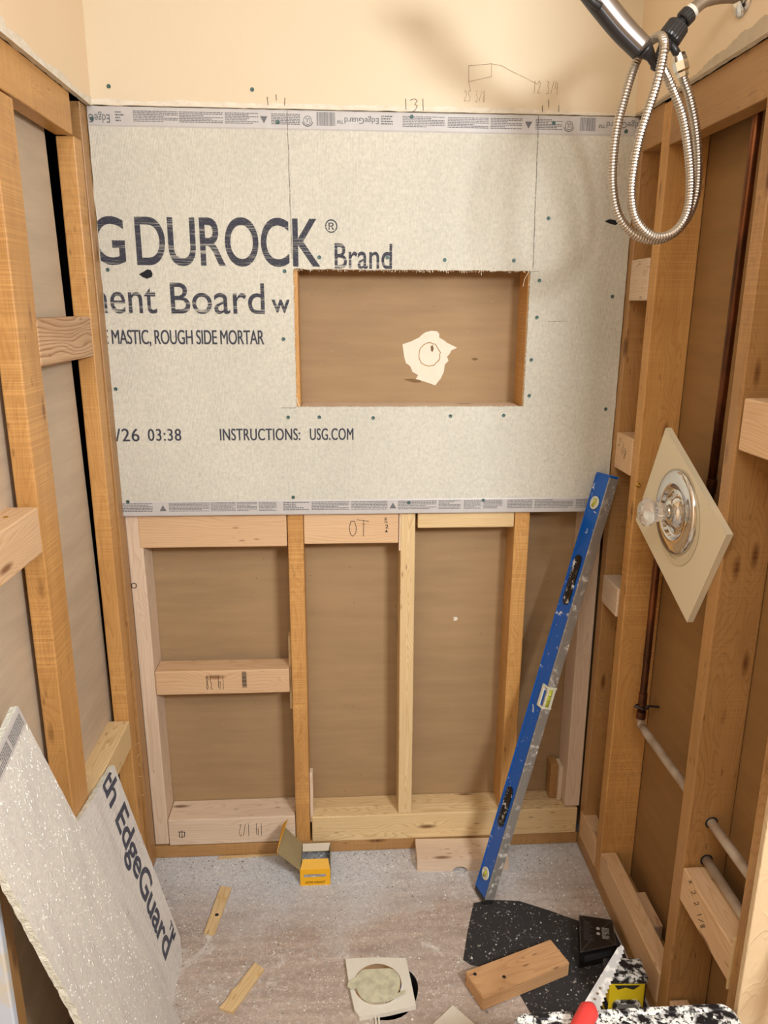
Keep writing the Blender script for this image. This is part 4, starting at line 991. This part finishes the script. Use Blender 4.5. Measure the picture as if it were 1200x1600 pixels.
for (x, y) in ((.300, -.467), (.365, -.478)):
    bm = bmesh.new(); add_lathe(bm, (x, y, .0394), (0, 0, 1), [(0, .0045), (.0006, .0038), (.0003, 0)], 12); obj('nail_hole', bm, BLOT, wbk)
sh1 = plank('wood_shim', [(-.327, -.121), (-.346, -.278), (-.319, -.285), (-.297, -.128)][::-1], .0005, .006, PINE, .0006, 'thin pale wood shim with a dark knot, nearer the back wall', 'wood scrap')
bm = bmesh.new(); add_lathe(bm, (-.322, -.222, .006), (0, 0, 1), [(0, .005), (.0005, .0035), (.0005, 0)], 12); obj('knot', bm, BLOT, sh1)
def shim2():
    P = [(-.277, -.492), (-.262, -.470), (-.254, -.446), (-.246, -.441), (-.240, -.428), (-.210, -.375), (-.186, -.394), (-.244, -.505)]
    M = Matrix.Translation((-.23, -.44, .003)) @ Matrix.Rotation(math.atan2(.12, .05), 4, 'Z'); bm = bmesh.new(); add_poly_prism(bm, [(x, y, .0005) for x, y in P], (0, 0, .006))
    obj('wood_shim', bm, PINE, None, M, label='thin pale wood scrap with a chipped side, near the drain plate', cat='wood scrap')
shim2()
plank('wood_shim', [(-.351, -.013), (-.178, -.006), (-.176, .0), (-.345, -.003)], .0005, .004, PINE, 0, 'long sliver of pale wood against the bottom plate', 'wood scrap')
# yellow screw box
def ybox():
    R = empty('screw_box', (-.073, -.072, 0), 'open yellow cardboard screw box with its lid folded left', 'box')
    x0, x1, y0, y1, H, t_ = -.1135, -.0325, -.126, -.022, .050, .0012
    def part(nm, lo, hi, m, par=R):
        bm = bmesh.new(); add_box(bm, lo, hi); return obj(nm, bm, m, par)
    fr = part('front_panel', (x0, y0, 0), (x1, y0+t_, H), YBOX); part('back_panel', (x0, y1-t_, 0), (x1, y1, H), CARD)
    part('side_panel', (x0, y0+t_, 0), (x0+t_, y1-t_, H), CARD); part('side_panel', (x1-t_, y0+t_, 0), (x1, y1-t_, H), CARD); part('base_panel', (x0+t_, y0+t_, 0), (x1-t_, y1-t_, t_), CARD)
    bm = bmesh.new(); add_poly_prism(bm, [(x0+.001, y0+.001, H), (x1-.001, y0+.001, H), (x1-.006, y0+.033, H+.006), (x0+.006, y0+.033, H+.006)], (0, 0, .001)); obj('front_flap', bm, YBOX2, R, label='folded pale yellow flap')
    bm = bmesh.new(); add_poly_prism(bm, [(x0+.003, y1-.001, H), (x1-.001, y1-.001, H), (x1-.004, y1-.018, H-.012), (x0+.003, y1-.018, H-.012)], (0, 0, .001)); obj('back_flap', bm, CARDW, R)
    bm = bmesh.new(); add_poly_prism(bm, [(x0, y0, H), (x0, y1, H+.004), (-.166, y1+.003, .112), (-.173, y0+.004, .106)], (-.0009, 0, -.0009)); lid = obj('lid', bm, [CARD], R)
    bm = bmesh.new(); add_poly_prism(bm, [(-.173, y0+.004, .106), (-.166, y1+.003, .112), (-.150, y1+.002, .131), (-.163, y0+.030, .134)], (-.0009, 0, 0)); obj('tuck_flap', bm, YBOX, lid)
    bm = bmesh.new(); bm2 = []; n = 10; r = .0042; xc0, xc1, zc = -.1, -.048, .0315
    pts = [(xc1+r*math.cos(math.pi/2-math.pi*k/n), zc+r*math.sin(math.pi/2-math.pi*k/n)) for k in range(n+1)]+[(xc0+r*math.cos(-math.pi/2-math.pi*k/n), zc+r*math.sin(-math.pi/2-math.pi*k/n)) for k in range(n+1)]
    bm.faces.new([bm.verts.new((x, y0-.0005, z)) for x, z in pts]); obj('window_slot', bm, GRAVEL, fr, recalc=False)
    printed('printed_lettering', 'LIFETIME WARRANTY', -.100, -.046, .0065, .0135, .0, plain('box_print', srgb(70, 50, 10), .6), y=y0-.0006, parent=fr)
    bm = bmesh.new(); rr = random.Random(4)
    for i in range(260):
        p = V((rr.uniform(x0+.005, x1-.005), rr.uniform(y0+.006, y1-.006), rr.uniform(.020, .028))); d = V((rr.uniform(-1, 1), rr.uniform(-1, 1), rr.uniform(-.3, .3))).normalized()*rr.uniform(.003, .010)
        add_tube(bm, [p, p+d], rr.choice((.0009, .0013)), 5)
    obj('screw_heap', bm, GRAVEL, R, kind='stuff', label='grey screws and dust inside')
    part('dust_fill', (x0+t_, y0+t_, t_), (x1-t_, y1-t_, .021), GRAVEL)
ybox()
# black felt sheet
def felt():
    P = [(.343, -.214), (.386, -.206), (.425, -.209), (.465, -.214), (.535, -.250), (.601, -.289), (.679, -.293), (.681, -.374), (.678, -.55), (.56, -.60), (.43, -.60), (.40, -.49), (.338, -.414), (.302, -.405), (.287, -.389), (.312, -.305)]
    bm = bmesh.new(); F = [bm.verts.new((x, y, 0.0004)) for x, y in P]; f = bm.faces.new(F)
    r = bmesh.ops.extrude_face_region(bm, geom=[f]); 
    for g in r['geom']:
        if isinstance(g, bmesh.types.BMVert): g.co.z = .0020
    obj('roofing_felt', bm, TARM, None, Matrix.Translation((.5, -.4, 0)), label='black dusty felt sheet lying flat in the right corner', cat='felt')
felt()
def carton():
    R = empty('black_carton', (.62, -.36, .0022), 'flat black cardboard carton with pale printed symbols, on the felt', 'box')
    z0, z1 = .0024, .047; q = [(.589, -.316), (.667, -.336), (.650, -.412), (.556, -.430)]
    bm = bmesh.new(); add_poly_prism(bm, [(x, y, z0) for x, y in q], (0, 0, z1-z0)); obj('carton_body', bm, BOXK, R)
    c = V((sum(p[0] for p in q)/4, sum(p[1] for p in q)/4))
    bm = bmesh.new()
    for i in range(4):
        a = V(q[i]); b = c.lerp(a, .30); add_ribbon(bm, [(a.x, a.y, z1+.0005), (b.x, b.y, z1+.0005)], .0008, (0, 0, 1))
    for i in range(4):
        for s in (.97,):
            a = c.lerp(V(q[i]), s); b = c.lerp(V(q[(i+1) % 4]), s); add_ribbon(bm, [(a.x, a.y, z1+.0005), (b.x, b.y, z1+.0005)], .0007, (0, 0, 1))
    obj('fold_line', bm, plain('carton_crease', srgb(110, 106, 100), .5), R, recalc=False)
    U_ = (V(q[1])-V(q[0])).normalized(); W_ = (V(q[3])-V(q[0])).normalized()
    on = lambda u, v: V((q[0][0]+U_.x*u+W_.x*v, q[0][1]+U_.y*u+W_.y*v, z1+.0006))
    bm = bmesh.new(); PR = plain('carton_print', srgb(176, 174, 170), .6)
    for k, (u, v) in enumerate(((.044, .036), (.044, .052))):
        vs = [bm.verts.new(on(u+.0045*math.cos(a), v+.0045*math.sin(a))) for a in (2*math.pi*i/14 for i in range(14))]; bm.faces.new(vs)
    fine_block(bm, .053, .070, -.066, -.030, 9, rnd, f=lambda x, z: on(x, -z))
    obj('printed_symbols', bm, PR, R, recalc=False)
    bm = bmesh.new(); fine_block(bm, .010, .034, -.078, -.018, 12, rnd, f=lambda x, z: on(x, -z)); obj('printed_panel', bm, plain('carton_grey_panel', srgb(70, 68, 66), .5), R, recalc=False)
    bm = bmesh.new(); a = V((.550+.012, -.428)); b = V((.650, -.4115)); 
    vs = []
    for s, z in ((.15, .018), (.85, .018), (.88, .024), (.88, .032), (.85, .037), (.15, .037), (.12, .032), (.12, .024)):
        p = V(q[3]).lerp(V(q[2]), s); vs.append(bm.verts.new((p.x, p.y-.0007, z)))
    bm.faces.new(vs); obj('front_window', bm, plain('carton_window', srgb(52, 54, 56), .25), R, recalc=False)
carton()
def ytool():
    R = empty('yellow_case', (.61, -.56, .0024), 'yellow plastic case with spattered black lid and oval black grip', 'tool case')
    th = math.atan2(-.004, .082); C_ = V((.615, -.548, 0)); M = Matrix.Translation(C_) @ Matrix.Rotation(-.05, 4, 'Z')
    def bx(nm, lo, hi, m, bev=.003, par=R, **k):
        bm = bmesh.new(); add_box(bm, lo, hi, bev, 2); bmesh.ops.transform(bm, matrix=M, verts=bm.verts); return obj(nm, bm, m, par, M, **k)
    body = bx('case_body', (-.040, -.022, .0028), (.038, .026, .104), YEL, .004)
    bx('lid', (-.043, -.026, .104), (.042, .030, .122), CAPM, .006, label='black lid spattered white')
    bm = bmesh.new(); n = 14; pts = []
    for k in range(n+1): a = math.pi/2-math.pi*k/n; pts.append((.018+.013*math.cos(a), .046+.015*math.sin(a)))
    for k in range(n+1): a = -math.pi/2-math.pi*k/n; pts.append((-.018+.013*math.cos(a), .046+.015*math.sin(a)))
    add_poly_prism(bm, [(x, -.022, z) for x, z in pts], (0, -.006, 0)); bmesh.ops.transform(bm, matrix=M, verts=bm.verts); g = obj('grip', bm, CAPM, R, M, label='oval black grip')
    bm = bmesh.new(); add_poly_prism(bm, [(x*.72, -.028, .046+(z-.046)*.6) for x, z in pts], (0, -.0008, 0)); bmesh.ops.transform(bm, matrix=M, verts=bm.verts); obj('grip_inlay', bm, plain('grey_inlay', srgb(120, 122, 120), .4), g, M)
    bm = bmesh.new(); bm.faces.new([bm.verts.new(M @ V(p)) for p in ((-.030, -.0226, .100), (.026, -.0226, .100), (.012, -.0226, .088), (-.006, -.0226, .094), (-.022, -.0226, .088))]); obj('printed_mark', bm, BLK, body, recalc=False)
    bx('side_rib', (.0385, -.020, .003), (.0405, .0, .1035), BLK, .0006)
    bx('side_rib', (-.0405, -.0215, .02), (-.0395, .02, .05), BLK, .0003)
ytool()
# step stool
def stool():
    R = empty('step_stool', (.47, -.98, 0), 'black plastic step stool covered in white spatter, at the bottom frame edge', 'stool')
    x0, x1, y0, y1, zt = .283, .664, -1.13, -.846, .360
    def rr(bm, x0, x1, y0, y1, r, z, n=6):
        out = []
        for cx, cy, a0 in ((x1-r, y1-r, 0), (x0+r, y1-r, math.pi/2), (x0+r, y0+r, math.pi), (x1-r, y0+r, 1.5*math.pi)):
            for k in range(n+1): a = a0+math.pi/2*k/n; out.append(bm.verts.new((cx+r*math.cos(a), cy+r*math.sin(a), z)))
        return out
    bm = bmesh.new(); L = [rr(bm, x0-.004, x1+.004, y0-.004, y1+.004, .026, zt-.040), rr(bm, x0, x1, y0, y1, .024, zt-.004), rr(bm, x0+.004, x1-.004, y0+.004, y1-.004, .02, zt), rr(bm, x0+.013, x1-.013, y0+.013, y1-.013, .014, zt), rr(bm, x0+.0145, x1-.0145, y0+.0145, y1-.0145, .013, zt-.002), rr(bm, x0+.017, x1-.017, y0+.017, y1-.017, .012, zt-.002), rr(bm, x0+.0185, x1-.0185, y0+.0185, y1-.0185, .011, zt)]
    for A, B in zip(L, L[1:]):
        m = len(A)
        for i in range(m): bm.faces.new((A[i], A[(i+1) % m], B[(i+1) % m], B[i]))
    bm.faces.new(L[-1]); bm.faces.new(L[0][::-1]); obj('seat_top', bm, STOOLM, R)
    # raised chevron treads
    bm = bmesh.new(); r2 = random.Random(2)
    for i in range(13):
        for j in range(9):
            cx = x0+.035+i*.0258; cy = y0+.035+j*.027; d = 1 if (i+j) % 2 else -1
            M = Matrix.Translation((cx, cy, zt+.0006)) @ Matrix.Rotation(d*.6, 4, 'Z'); add_box(bm, (-.009, -.002, -.0006), (.009, .002, .0006), 0, M=M)
    obj('tread_bars', bm, STOOLM, R, kind='stuff')
    for sx, sy in ((0, 0), (1, 0), (0, 1), (1, 1)):
        bm = bmesh.new(); tx = x0+.004 if sx == 0 else x1-.034; ty = y0+.004 if sy == 0 else y1-.034; ex = -.03 if sx == 0 else .0; ey = -.03 if sy == 0 else .02
        A = [bm.verts.new(p) for p in ((tx, ty, zt-.035), (tx+.03, ty, zt-.035), (tx+.03, ty+.03, zt-.035), (tx, ty+.03, zt-.035))]
        B = [bm.verts.new((v.co.x+ex, v.co.y+ey, 0)) for v in A]
        bm.faces.new(A[::-1]); bm.faces.new(B)
        for i in range(4): bm.faces.new((A[i], A[(i+1) % 4], B[(i+1) % 4], B[i]))
        bmesh.ops.bevel(bm, geom=bm.edges[:], offset=.003, segments=1, affect='EDGES'); obj('leg', bm, STOOLM, R)
stool()
# jab saw
def saw():
    zt = .3615; tip = V((.506, -.752, zt+.030)); base = V((.408, -.868, zt+.0185)); d = (tip-base); L = d.length; d.normalize(); s = V((d.y, -d.x, 0)).normalized(); nrm = s.cross(d).normalized()
    if nrm.z < 0: nrm = -nrm
    R = empty('jab_saw', base, 'drywall jab saw with red handle lying across the black stool', 'saw')
    bm = bmesh.new(); n = 34; F = []; t_ = .0010
    for i in range(n+1):
        q = i/n; wd = .0125*(1-q)+.0045*q if q < .97 else .0025
        tooth = .0034 if i % 2 else 0
        a = base+d*L*q-s*wd; b = base+d*L*q+s*(wd+tooth*(.4 if q < .05 else 1))
        F.append([bm.verts.new(a+nrm*t_), bm.verts.new(b+nrm*t_*.5), bm.verts.new(b-nrm*t_*.5), bm.verts.new(a-nrm*t_)])
    for A, B in zip(F, F[1:]):
        for k in range(4): bm.faces.new((A[k], A[(k+1) % 4], B[(k+1) % 4], B[k]))
    bm.faces.new(F[0]); bm.faces.new(F[-1][::-1]); obj('blade', bm, BLADE, R)
    for q in (.16, .24, .32):
        bm = bmesh.new(); add_lathe(bm, base+d*L*q+nrm*.0012, nrm, [(0, .0026), (.0003, .0024), (.0003, 0)], 12); obj('blade_hole', bm, plain('hole_dust', srgb(120, 100, 80), .8), R, recalc=False)
    bm = bmesh.new(); hb = base+d*.012; P = smooth_path([hb, hb-d*.02, hb-d*.06-nrm*.0, hb-d*.10+V((0, 0, .002)), hb-d*.125+V((0, 0, .002))], .006); m = len(P)
    add_tube(bm, P, lambda i: .0165*min(1, .45+i*.28)*(1 if i < m-3 else (m-i)/4), 16); obj('handle', bm, REDH, R, smooth=True)
saw()
# scattered debris
def debris():
    r = random.Random(8); bm = bmesh.new()
    for i in range(9000):
        y = -r.random()**1.35*.62-.004; x = r.uniform(-.52, .675)
        if r.random() < .35: y = r.gauss(-.06, .05); 
        if y > -.002 or y < -.65: continue
        if (x-.095)**2+(y+.462)**2 < .0062: continue
        z0 = .0 
        if .29 < x < .67 and y < -.22 and y < -.2-(x-.46)*.45: z0 = .002 if r.random() < .5 else -1
        if z0 < 0: continue
        s = .0007+.0022*r.random()**5+(.0016 if r.random() < .03 else 0)
        a = r.random()*6.28; pts = []
        for k in range(4):
            b = a+k*1.57+r.uniform(-.3, .3); q = s*r.uniform(.6, 1.4); pts.append(bm.verts.new((x+q*math.cos(b), y+q*math.sin(b), z0)))
        tp = bm.verts.new((x+r.uniform(-.3, .3)*s, y, z0+s*r.uniform(.5, 1.2)))
        mi = r.choice((0, 0, 1, 1, 2))
        for k in range(4): bm.faces.new((pts[k], pts[(k+1) % 4], tp)).material_index = mi
    obj('plaster_debris', bm, [plain('chip_white', srgb(232, 228, 218), .8), plain('chip_grey', srgb(188, 184, 178), .85), plain('chip_dark', srgb(136, 126, 116), .85)], None, Matrix.Identity(4), label='white and grey plaster crumbs scattered over the floor', cat='debris', kind='stuff')
debris()
